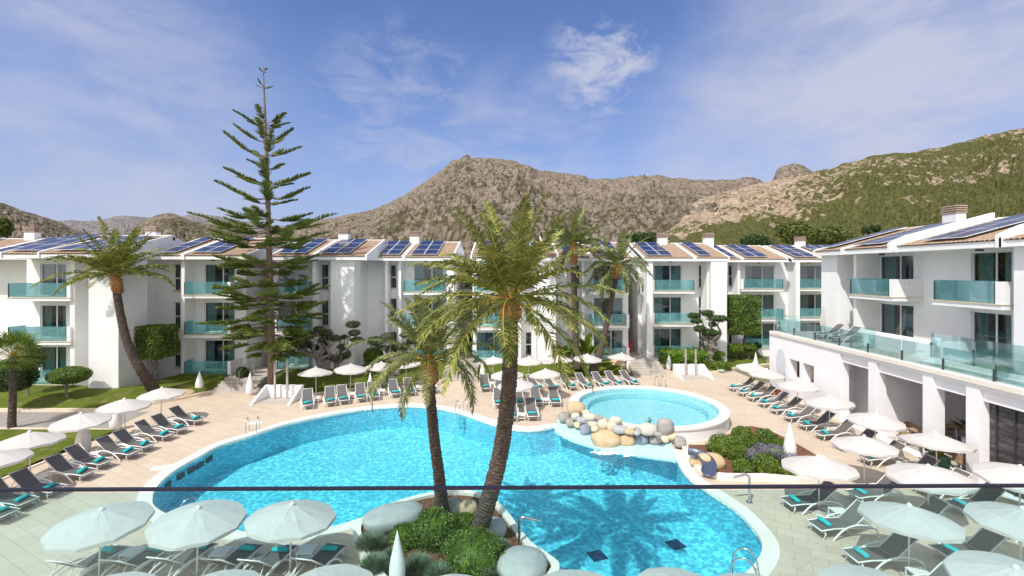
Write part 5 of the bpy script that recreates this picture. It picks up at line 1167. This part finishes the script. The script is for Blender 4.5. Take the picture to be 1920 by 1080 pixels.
# --- clipped trees
def limb(mb,a,b,r0,r1,rnd,bend=.15,n=6):
    a=Vector(a);b=Vector(b); L_=(b-a).length; pts=[a.lerp(b,i/5)+(Vector((rnd.gauss(0,1),rnd.gauss(0,1),rnd.gauss(0,.5)))*bend*L_*.35 if 0<i<5 else Vector()) for i in range(6)]; mb.tube(spline([tuple(p) for p in pts],3,False),[r0+(r1-r0)*i/15 for i in range(16)],n)
def cloudtree(lab,px,pyb,Y,pads,mt='leaf_olive',seed=0,z0=.5,tr=.16,grp='cloud pruned olive trees'):
    b=Vector((PX(px,Y),Y,z0)); r=thing('pruned_tree',lab,'tree',b,0,grp); rnd=random.Random(seed); tk=MB()
    fork=Vector((rnd.uniform(-.2,.2),0,.9)); tk.tube(spline([(0,0,-.2),(rnd.uniform(-.12,.12),.1,.35),tuple(fork)],5,False),[tr*1.7-(tr*.5)*i/10 for i in range(11)],9)
    k2=MB()
    for i,(x,y,w,h) in enumerate(pads):
        yy=Y+rnd.uniform(-.7,.7); p=Vector((PX(x,yy),yy,PZ(y,yy)))-b; sx=w*yy/F/2; sz=h*yy/F/2
        limb(tk,fork,p-Vector((0,0,sz*.5)),tr*.8,.03,rnd,.28)
        mb=MB(); mb.blob((0,0,0),(sx*.82,sx*.75,sz*.8),14,10,.15,2,i); leaves(mb,ellip((0,0,0),(sx,sx*.9,sz),.12,None,1,.22,seed+i),620,.075,rnd); mb.build('foliage_pad',mt,r,loc=p)
    tk.build('trunk','bark_grey',r,True); return r
cloudtree('gnarled pruned olive tree with small foliage pads behind the leftmost far parasols',603,735,36.6,[(543,636,18,9),(560,621,13,8),(580,628,26,14),(574,645,26,17),(598,617,20,11),(610,624,28,15),(628,634,22,12),(604,637,14,9),(556,648,14,9),(590,652,16,10)],seed=2)
cloudtree('second gnarled pruned olive tree with tall stacked pads beside the blank wall',633,735,37.2,[(662,608,26,13),(664,624,22,12),(668,637,24,11),(648,664,20,18),(646,632,13,8),(627,672,18,11),(640,650,14,9)],seed=7)
cloudtree('broad pruned olive tree behind the small palm crown',742,728,38.0,[(705,640,30,18),(726,632,26,16),(754,650,26,16),(772,640,20,12),(738,652,24,14),(720,655,22,14),(760,628,20,10)],seed=11,tr=.24)
cloudtree('twisted pruned tree with flat pads before the right blank pier',1331,682,42.0,[(1301,592,22,11),(1306,602,20,10),(1326,587,24,12),(1340,597,30,13),(1353,597,24,12),(1312,616,22,13),(1326,623,24,14),(1339,624,20,11),(1336,608,15,9)],mt='leaf_dark',seed=15,z0=.6,tr=.26)
def clipped(lab,px,pyt,pyb,w,Y,basey,z0,mt='leaf_green',power=.38,seed=0,name='topiary_tree',n=3600,size=.13,trunks=3):
    b=Vector((PX(px,Y),Y,z0)); r=thing(name,lab,'topiary',b,0,'clipped topiary trees'); zt=PZ(pyt,Y)-z0; zb=PZ(pyb,Y)-z0; sx=w*Y/F/2; sz=(zt-zb)/2; c=Vector((0,0,(zt+zb)/2)); rnd=random.Random(seed)
    mb=MB(); mb.blob(tuple(c),(sx*.84,sx*.78,sz*.88),28,18,.04,2,seed,.25 if power<.5 else 1); mb.build('crown_core','leaf_dark',r); mb=MB()
    def boxs(rd):
        rx,ry,rz=sx*.97,sx*.9,sz; k=rd.random()*(ry*rz*2+rx*rz*2+rx*ry*2); u,v,s=rd.uniform(-1,1),rd.uniform(-1,1),rd.choice((-1,1))
        if k<ry*rz*2: p,nn=Vector((s,u,v)),Vector((s,0,0))
        elif k<ry*rz*2+rx*rz*2: p,nn=Vector((u,s,v)),Vector((0,s,0))
        else: p,nn=Vector((u,v,s)),Vector((0,0,s))
        q=Vector((p.x*rx,p.y*ry,p.z*rz)); m_=max(0,abs(u)-.85)+max(0,abs(v)-.85); f=1-.25*m_+rd.gauss(0,.012)+.03*noise.noise(q*2.2+Vector((seed,0,0))); return c+q*f,nn
    leaves(mb,boxs if power<.5 else ellip(c,(sx*.97,sx*.9,sz),.05,None,1,.05,seed),n,size,rnd); mb.build('crown',mt,r)
    tk=MB()
    for i in range(trunks): limb(tk,(rnd.uniform(-.1,.1),rnd.uniform(-.1,.1),-.1),(rnd.uniform(-.5,.5)*sx,rnd.uniform(-.2,.2),zb+.3),.09 if trunks>1 else .11,.05,rnd,.08)
    tk.build('trunk','bark_grey',r,True); return r
clipped('block clipped tree with box shaped crown on the left lawn wall',291,611,669,56,34.5,0,.65,power=.3,seed=1,n=5200,size=.10)
clipped('tall box clipped tree before the block right of the blank pier',1388.5,554,625,55,44.8,0,.6,'leaf_green',power=.3,seed=2,n=6000,size=.11)
clipped('small mushroom shaped topiary tree casting an oval shadow on the left lawn',130,688,719,68,30.6,0,.15,'leaf_green',.9,3,n=4200,size=.07,trunks=1)
# hedges and bushes near the buildings
def bush(lab,px,py,w,h,Y,z0,mt='leaf_green',power=.8,n=1100,size=.13,seed=0,name='bush',cat='bush',grp='bushes before the white blocks'):
    r=thing(name,lab,cat,(PX(px,Y),Y,z0),0,grp); sx=w*Y/F/2; sz=h*Y/F/2; rnd=random.Random(seed+int(px)); mb=MB(); c=(0,0,PZ(py,Y)-z0); mb.blob(c,(sx*.85,sx*.6 if power<.7 else sx*.8,sz*.85),18,12,.12,2,seed,power); leaves(mb,ellip(c,(sx,sx*.7 if power<.7 else sx*.9,sz),.1,None,power,.15,seed),n,size,rnd); mb.build('foliage',mt,r); 
    st=MB(); st.tube([(0,0,-.1),(0,0,c[2])],.06,6); st.build('stem','bark_grey',r); return r
bush('round dark green bush by the wall left of the small palm crown',702,668,40,34,39.2,.6,'leaf_green',1.0); bush('clipped low hedge before the aqua balcony right of the right stairs',1281,667,74,22,42.6,.6,'leaf_bright',.55,2400,seed=1,name='hedge',cat='hedge'); bush('second low clipped hedge joining the twisted tree',1330,669,44,22,42.9,.6,'leaf_bright',.55,1500,seed=2,name='hedge',cat='hedge')
bush('rounded dark shrub on the right lawn beside the twisted trunk',1347,686,42,16,41.6,.4,'leaf_green',.8,1300,seed=3); bush('loose green shrub under the tall box clipped tree, left one',1380,654,28,18,44.2,.6,'leaf_green',1,900,seed=4); bush('loose green shrub under the tall box clipped tree, right one',1404,651,26,15,44.4,.6,'leaf_green',1,900,seed=5); bush('small red green shrub right of the tall box clipped tree',1420,648,14,10,45,.7,'leaf_dark',1,500,seed=6)
bush('dark spreading bush at the left edge behind the fan palm',28,702,60,60,29.0,.3,'leaf_dark',.9,3200,.11,seed=7); bush('reddish shrub against the white block at far left',52,672,50,50,31.0,.5,'leaf_dark',1,1500,.10,seed=8)
bush('dark leafy bush at the foot of the left stairs',455,700,22,22,35.5,.4,'leaf_dark',1,700,seed=10)
# fan palm at left edge
def fanpalm(lab,px,pyb,pyt,Y,z0,seed,nf=34,L_=1.3,tr=.22):
    b=Vector((PX(px,Y),Y,z0)); r=thing('fan_palm',lab,'palm tree',b,0,'fan palms at the left edge'); rnd=random.Random(seed); h=PZ(pyt,Y)-z0; trunk_tube([(0,0,-.1),(.05,0,h*.4),(.1,0,h*.8),(.12,0,h)],[tr*1.15,tr,tr,tr],seed=seed).build('trunk','bark_palm',r)
    ml=MB(); ms=MB(); vs=[];fs=[]
    for i in range(nf):
        az=i*2.4+rnd.uniform(-.2,.2); el=1.4-2.0*i/nf; d=Vector((math.cos(az)*math.cos(el),math.sin(az)*math.cos(el),math.sin(el))); c=Vector((.12,0,h)); e=c+d*L_*.6; ms.tube([c,c+d*L_*.3,e],[.02,.014,.01],4,False)
        a,bb=orient(d)
        for k in range(17):
            t=(k-8)/8*1.9; q=(d*math.cos(t)+a*math.sin(t)+bb*.15*abs(t)).normalized(); l=L_*.52*rnd.uniform(.85,1.1)*(1-.15*abs(t)/2); w=d.cross(q); w=(a*math.cos(t)-d*math.sin(t)).normalized()*.028; n0=len(vs); mid=e+q*l*.6; vs+=[e,mid+w,e+q*l+Vector((0,0,-.1*l)),mid-w]; fs.append((n0,n0+1,n0+2,n0+3))
    ml.add(vs,fs); ml.build('fronds','leaf_green',r); ms.build('frond_stalks','frond_stalk',r)
fanpalm('fan palm with grey trunk at the far left edge beside the path',22,800,668,26.2,.0,3,44,1.5,.17)
# big-leaf plants
def bigleaf(lab,loc,h,n,seed,mt='leaf_bright',name='banana_plant',lw=.16,grp='large leaved plants'):
    r=thing(name,lab,'plant',loc,0,grp); rnd=random.Random(seed); vs=[];fs=[]; st=MB()
    for i in range(n):
        az=i*2.4+rnd.uniform(-.3,.3); el=rnd.uniform(.6,1.4); L_=h*rnd.uniform(.6,1.0); p=Vector((rnd.uniform(-.1,.1)*h*.4,rnd.uniform(-.1,.1)*h*.4,0)); m=8; pts=[]
        for k in range(m+1): pts.append(p.copy()); e=el-1.0*(k/m)**2; p=p+Vector((math.cos(az)*math.cos(e),math.sin(az)*math.cos(e),math.sin(e)))*L_/m
        st.tube(pts[:5],.02,4,False); sd=Vector((-math.sin(az),math.cos(az),0)); n0=len(vs)
        for k in range(3,m+1):
            t=(k-3)/(m-3); w=lw*h*.5*math.sin(PI*min(1,.12+.86*t))**.7; vs+=[pts[k]-sd*w+Vector((0,0,w*.3)),pts[k],pts[k]+sd*w+Vector((0,0,w*.3))]
        for k in range(m-3):
            a=n0+3*k; fs+=[(a,a+1,a+4,a+3),(a+1,a+2,a+5,a+4)]
    MB().add(vs,fs).build('leaves',mt,r); st.build('stalks','frond_stalk',r); return r
bigleaf('strelitzia clump with long paddle leaves between the two rear palm trunks',(PX(1098,41),41,.7),3.3,22,4,'leaf_green'); bigleaf('broad leaved plant clump left of the rear palm trunk',(PX(1060,41.2),41.2,.7),2.4,18,6,'leaf_green')
pt=thing('flower_pot','round dark green pot under the bright banana leaves at the restaurant pier','pot',(PXX-.45,20.6,0)); MB().lathe([(.22,0),(.36,.15),(.42,.45),(.40,.62),(.44,.66),(.40,.68),(.36,.62)],22).build('body','green_pot',pt,True)
bigleaf('bright green broad leaved plant in the dark green pot',(PXX-.45,20.6,.6),1.15,13,8,'leaf_bright',lw=.3); bigleaf('dark tall plant inside the restaurant behind the wall screen opening',(PXX+2.6,22.3,.8),1.7,9,9,'leaf_dark',lw=.16)
pt=thing('flower_pot','white pot under the tall plant inside the restaurant','pot',(PXX+2.6,22.3,0)); MB().lathe([(.2,0),(.3,.8),(.26,.8)],18).build('body','lamp_white',pt,True)
# agaves on the cascade
for i,(x,y) in enumerate([(1087,768),(1238,806),(1218,793),(1106,778),(1170,797),(1260,802)]):
    p=P(x,y,.5); o=thing('agave',['blue green agave on the tan boulder at the left of the cascade','blue green agave at the foot of the tall brownish boulder','wispy grass tuft behind the largest white boulder','little green plant behind the white oval stone','little green plant between the centre stones','small agave hidden behind the tall brownish boulder'][i],'agave',p,0,'small plants among the cascade stones'); rnd=random.Random(i); vs=[];fs=[]
    for k in range(46 if i<3 else 26):
        az=rnd.uniform(0,6.28); el=rnd.uniform(.1,1.4); d=Vector((math.cos(az)*math.cos(el),math.sin(az)*math.cos(el),math.sin(el))); sd=Vector((-math.sin(az),math.cos(az),0))*(.022 if i!=2 else .008); L_=rnd.uniform(.3,.45)*(1 if i<3 else .5); n0=len(vs); vs+=[-sd,sd,d*L_*.5+sd*1.2,d*L_*.5-sd*1.2,d*L_]; fs+=[(n0,n0+1,n0+2,n0+3),(n0+3,n0+2,n0+4)]
    MB().add(vs,fs).build('leaves','leaf_agave' if i!=2 else 'leaf_sage',o)
# island planting
I=.24; g='shrubs of the island planting'
for a in [(815,1004,86,76,'leaf_green','large round shrub with tiny white flowers left of the thick palm trunk','white_flower'),(887,1050,112,84,'leaf_green','largest round shrub in front of the thick palm trunk','white_flower'),(757,1012,52,50,'leaf_green','green shrub behind the tall teardrop lamp',None),(868,985,54,40,'leaf_green','low shrub between the two palm trunks',None),(818,960,30,26,'leaf_green','small shrub left of the slim palm trunk',None),(845,1020,40,46,'leaf_dark','dark shrub wedged between the two large round ones',None)]:
    shrub(a[5],a[0],a[1]+10,a[2],a[3],a[4],I,g,1.6,.055,a[6])
for a in [(695,1020,50,50,'sage green lavender clump at the left rim of the island'),(702,1062,52,52,'sage green lavender clump in the lower left of the island'),(782,1062,56,48,'lavender clump right of the teardrop lamp'),(824,1078,60,44,'lavender clump at the bottom of the island'),(938,1024,38,34,'rosemary clump right of the thick palm trunk'),(918,1080,70,44,'lavender clump at the bottom right of the island'),(735,1040,34,34,'small lavender clump left of the teardrop lamp')]:
    shrub(a[4],a[0],a[1]+8,a[2],a[3],'leaf_sage',I,g,1.7,.03,None,'lavender','lavender',0,True)
# right planting bed
g='shrubs of the right planting bed'
for a in [(1392,818,40,28,'leaf_green','farthest round shrub of the bed next to the pool steps','white_flower'),(1437,827,44,32,'leaf_green','round shrub left of the lavender','white_flower'),(1357,843,62,40,'leaf_green','broad shrub beside the long tan boulder','white_flower'),(1400,836,44,32,'leaf_green','middle round shrub of the bed',None),(1385,855,40,28,'leaf_green','front left round shrub of the bed',None),(1437,878,50,36,'leaf_green','front round shrub before the lavender','white_flower'),(1392,878,36,26,'leaf_green','low flowering shrub above the steel spout','white_flower'),(1463,838,30,24,'leaf_green','small shrub behind the cone lamp',None),(1478,884,34,24,'leaf_green','last shrub under the big parasol',None)]:
    shrub(a[5],a[0],a[1]+7,a[2]*.9,a[3]*1.2,a[4],.07,g,1.5,.055,a[6])
for a in [(1408,860,46,30,'lavender in flower in the middle of the bed'),(1455,855,50,34,'largest lavender in flower beside the cone lamp'),(1487,868,36,28,'lavender in flower right of the cone lamp'),(1425,845,34,24,'lavender in flower behind the front shrubs')]:
    shrub(a[4],a[0],a[1]+6,a[2],a[3],'leaf_sage',.07,g,1.3,.03,'lavender_flower','lavender','lavender',0,True)
# ================================================================ HILLS
def hillmat(name,rock,green,amt,sc,dark,vs_=3.2):
    m=mat(name,(.3,.3,.3),.95,spec=.05); nt,b=nodes(m); v=coord(nt,(1,1,.8))
    f=noisev(nt,v,sc,12,.72,.2); big_=noisev(nt,v,sc*.09,4,.55)
    dn=N(nt,'ShaderNodeTexNoise'); nt.links.new(v,dn.inputs['Vector']); dn.inputs['Scale'].default_value=sc*2; dn.inputs['Detail'].default_value=3
    ad=N(nt,'ShaderNodeVectorMath',operation='MULTIPLY_ADD'); nt.links.new(dn.outputs['Color'],ad.inputs[0]); ad.inputs[1].default_value=(1.2/sc*.12,)*3; nt.links.new(v,ad.inputs[2])
    vo=N(nt,'ShaderNodeTexVoronoi'); nt.links.new(ad.outputs[0],vo.inputs['Vector']); vo.inputs['Scale'].default_value=sc*vs_
    sp=N(nt,'ShaderNodeSeparateColor'); nt.links.new(vo.outputs['Color'],sp.inputs[0])
    rk=ramp(nt,sp.outputs[0],[(.0,tuple(q*.5 for q in rock)),(.5,tuple(q*.8 for q in rock)),(1,rock)]); gr=ramp(nt,noisev(nt,v,sc*3.0,6,.75),[(.36,dark),(.62,green)])
    at=N(nt,'ShaderNodeAttribute'); at.attribute_name='rockiness'
    s=nmath(nt,'ADD',nmath(nt,'MULTIPLY',f,1.0),nmath(nt,'MULTIPLY',big_,.45)); s=nmath(nt,'ADD',s,nmath(nt,'MULTIPLY',at.outputs['Fac'],.55)); s=nmath(nt,'ADD',s,nmath(nt,'MULTIPLY',sp.outputs[1],.22))
    nt.links.new(mixc(nt,mrange(nt,s,amt,amt+.05),gr,rk),b.inputs['Base Color'])
    hgt=nmath(nt,'SUBTRACT',nmath(nt,'MULTIPLY',f,1.4),nmath(nt,'MULTIPLY',vo.outputs['Distance'],.55)); bump(nt,b,hgt,1.0,.34/sc); return m
hillmat('hill_rocky',(.285,.232,.185),(.118,.108,.056),.83,.14,(.062,.056,.034),2.2); hillmat('hill_green',(.44,.34,.25),(.128,.130,.044),.955,.22,(.050,.052,.022),1.7); hillmat('hill_far',(.28,.25,.26),(.15,.155,.14),.78,.05,(.11,.11,.11))
def hill(name,sil,D0,D1,m,nv=70,nu=320,rough=1.0,rockf=None,lab=None,zb=0,freq=.03,prof=1.15,ext=None,bh=10):
    px0,px1=sil[0][0],sil[-1][0]; vs=[]; rk=[]; amp=rough
    def silh(x):
        for (a,b),(c,d) in zip(sil,sil[1:]):
            if a<=x<=c: return b+(d-b)*(x-a)/(c-a)
        return sil[-1][1]
    for j in range(nv+bh+1):
        for i in range(nu+1):
            px=px0+(px1-px0)*i/nu; tx=(px-960)/F; H=PZ(silh(px),D1)
            if j<=nv: t=j/nv; Yd=D0+(D1-D0)*t; z=zb+(H-zb)*(t**prof)
            else: t=(j-nv)/bh; Yd=D1+(D1-D0)*.5*t; z=zb+(H-zb)*(1-t)**1.2
            X=tx*Yd; w=min(1,t*6) if j<=nv else 1
            tt=t if j<=nv else 1
            rid=noise.fractal(Vector((X*freq*.35,Yd*freq*.35,7)),1.0,2.0,5)
            q=noise.fractal(Vector((X*freq*1.6,Yd*freq*1.6,z*freq*1.6)),.8,2.1,6)
            gully=abs(noise.noise(Vector((X*freq*.5,Yd*freq*.12,2))))
            amp2=amp*(1-.80*max(0,(tt-.75)/.25)) if j<=nv else amp*.2
            crag=noise.ridged_multi_fractal(Vector((X*freq*1.1,Yd*freq*.5,z*freq*2.2)),.9,2.1,5,1.0,2.0)-.9
            z+=w*amp2*(rid*11+q*9+crag*7-gully*12*(1-tt)*1.3)*(H-zb)/170+w*amp2*1.6*math.sin(z*.22+rid*5)*(1 if .4<tt<.96 else .3)*(H-zb)/170; vs.append((X,Yd,z)); rk.append(rockf(px,tt,X,Yd) if rockf else 0)
    mb=MB(); r=nu+1; mb.add(vs,[(j*r+i,j*r+i+1,(j+1)*r+i+1,(j+1)*r+i) for j in range(nv+bh) for i in range(nu)]); o=mb.build(name,m,None,False); struct(o)
    at=o.data.attributes.new('rockiness','FLOAT','POINT'); at.data.foreach_set('value',rk); return o
main=[(380,470),(450,447),(520,430),(575,414),(600,412),(640,405),(700,394),(730,381),(760,365),(800,338),(830,318),(850,299),(870,294),(900,295),(940,296),(965,302),(990,312),(1010,321),(1040,325),(1070,326),(1095,330),(1105,337),(1150,335),(1200,331),(1235,328),(1260,335),(1275,333),(1300,338),(1340,339),(1380,338),(1410,333),(1422,337),(1440,348),(1500,360),(1600,372)]
hill('hill_main',main,170,640,'hill_rocky',110,420,1.0,lambda px,t,X,Yv:.25*t+(.3 if (px>1000 and .6<t<.93) else 0),freq=.035,prof=1.05)
rt=[(1120,470),(1180,440),(1240,405),(1300,376),(1360,360),(1400,350),(1430,343),(1455,336),(1480,332),(1520,323),(1560,316),(1580,306),(1600,303),(1640,292),(1700,287),(1740,280),(1800,268),(1860,252),(1920,238),(2000,215),(2200,170),(2500,150)]
def rf(px,t,X,Yv):
    s=max(0,min(1,(1600-px)/170)); return s*(.36 if t>.42 else -.1)+.12*noise.noise(Vector((X*.02,Yv*.02,0)))+(.10 if t>.5 else -.15)
hill('hill_right',rt,130,420,'hill_green',110,420,.85,rf,freq=.045,prof=1.1)
hill('hill_knob',[(1440,352),(1452,330),(1456,319),(1466,311),(1490,306),(1506,310),(1520,320),(1535,330),(1560,345)],520,560,'hill_rocky',30,90,.25,lambda *a:.4,freq=.08,prof=.5,zb=60)
hill('hill_left',[(-400,350),(-120,368),(0,380),(25,389),(60,400),(92,410),(115,417),(130,426),(170,440),(230,462)],200,480,'hill_rocky',60,260,.9,lambda *a:.1,freq=.05)
hill('hill_middle',[(215,455),(240,432),(265,416),(295,403),(318,399),(335,403),(352,411),(380,418),(420,424),(470,434),(520,450),(560,470)],300,620,'hill_rocky',50,220,.8,lambda *a:0,freq=.045)
hill('hill_far',[(60,425),(95,416),(130,413),(160,415),(190,413),(215,406),(240,404),(270,407),(300,410),(330,409),(352,403),(372,402),(400,404),(425,409),(450,414),(490,420),(540,424),(600,430),(700,440)],1500,2300,'hill_far',40,260,.7,lambda *a:.1,freq=.012)
# trees at the hill foot
def fartree(lab,px,py,w,h,Y,mt,seed):
    z0=0; r=thing('broad_tree',lab,'tree',(PX(px,Y),Y,z0),0,'trees at the foot of the hills'); c=(0,0,PZ(py,Y)-z0); sx=w*Y/F/2; sz=h*Y/F/2; rnd=random.Random(seed); mb=MB()
    for k in range(7):
        o=Vector((rnd.uniform(-.55,.55)*sx,rnd.uniform(-.4,.4)*sx,rnd.uniform(-.35,.4)*sz))+Vector(c); q=rnd.uniform(.4,.62); leaves(mb,ellip(o,(sx*q,sx*q*.9,sz*q*1.1),.15,None,1,.3,k),620,.42*Y/110,rnd,1.2)
    mb.build('crown',mt,r); t=MB(); t.tube([(0,0,-3),(0,0,c[2])],.35,6); t.build('trunk','bark_brown',r)
leafmat('leaf_pine',[(.04,.055,.010),(.085,.105,.018),(.15,.17,.03)],.5,.1)
fartree('dark round tree left of the pair at the green hill foot',1490,437,70,52,105,'leaf_pine',1); fartree('wider bushy tree right of the pair at the green hill foot',1556,441,84,54,105,'leaf_pine',2); fartree('small dark tree on the green slope',1623,432,16,16,115,'leaf_dark',3); fartree('second small dark tree on the green slope',1641,428,16,16,118,'leaf_dark',4)
fartree('olive tinted tree behind the roofs at the far left edge',4,432,36,50,75,'leaf_pine',5); fartree('low trees just above the roofs behind the leaning rear palm',1205,452,70,34,100,'leaf_dark',6); fartree('low tree above the roof of the block right of the stairs',1420,458,60,36,90,'leaf_dark',7)
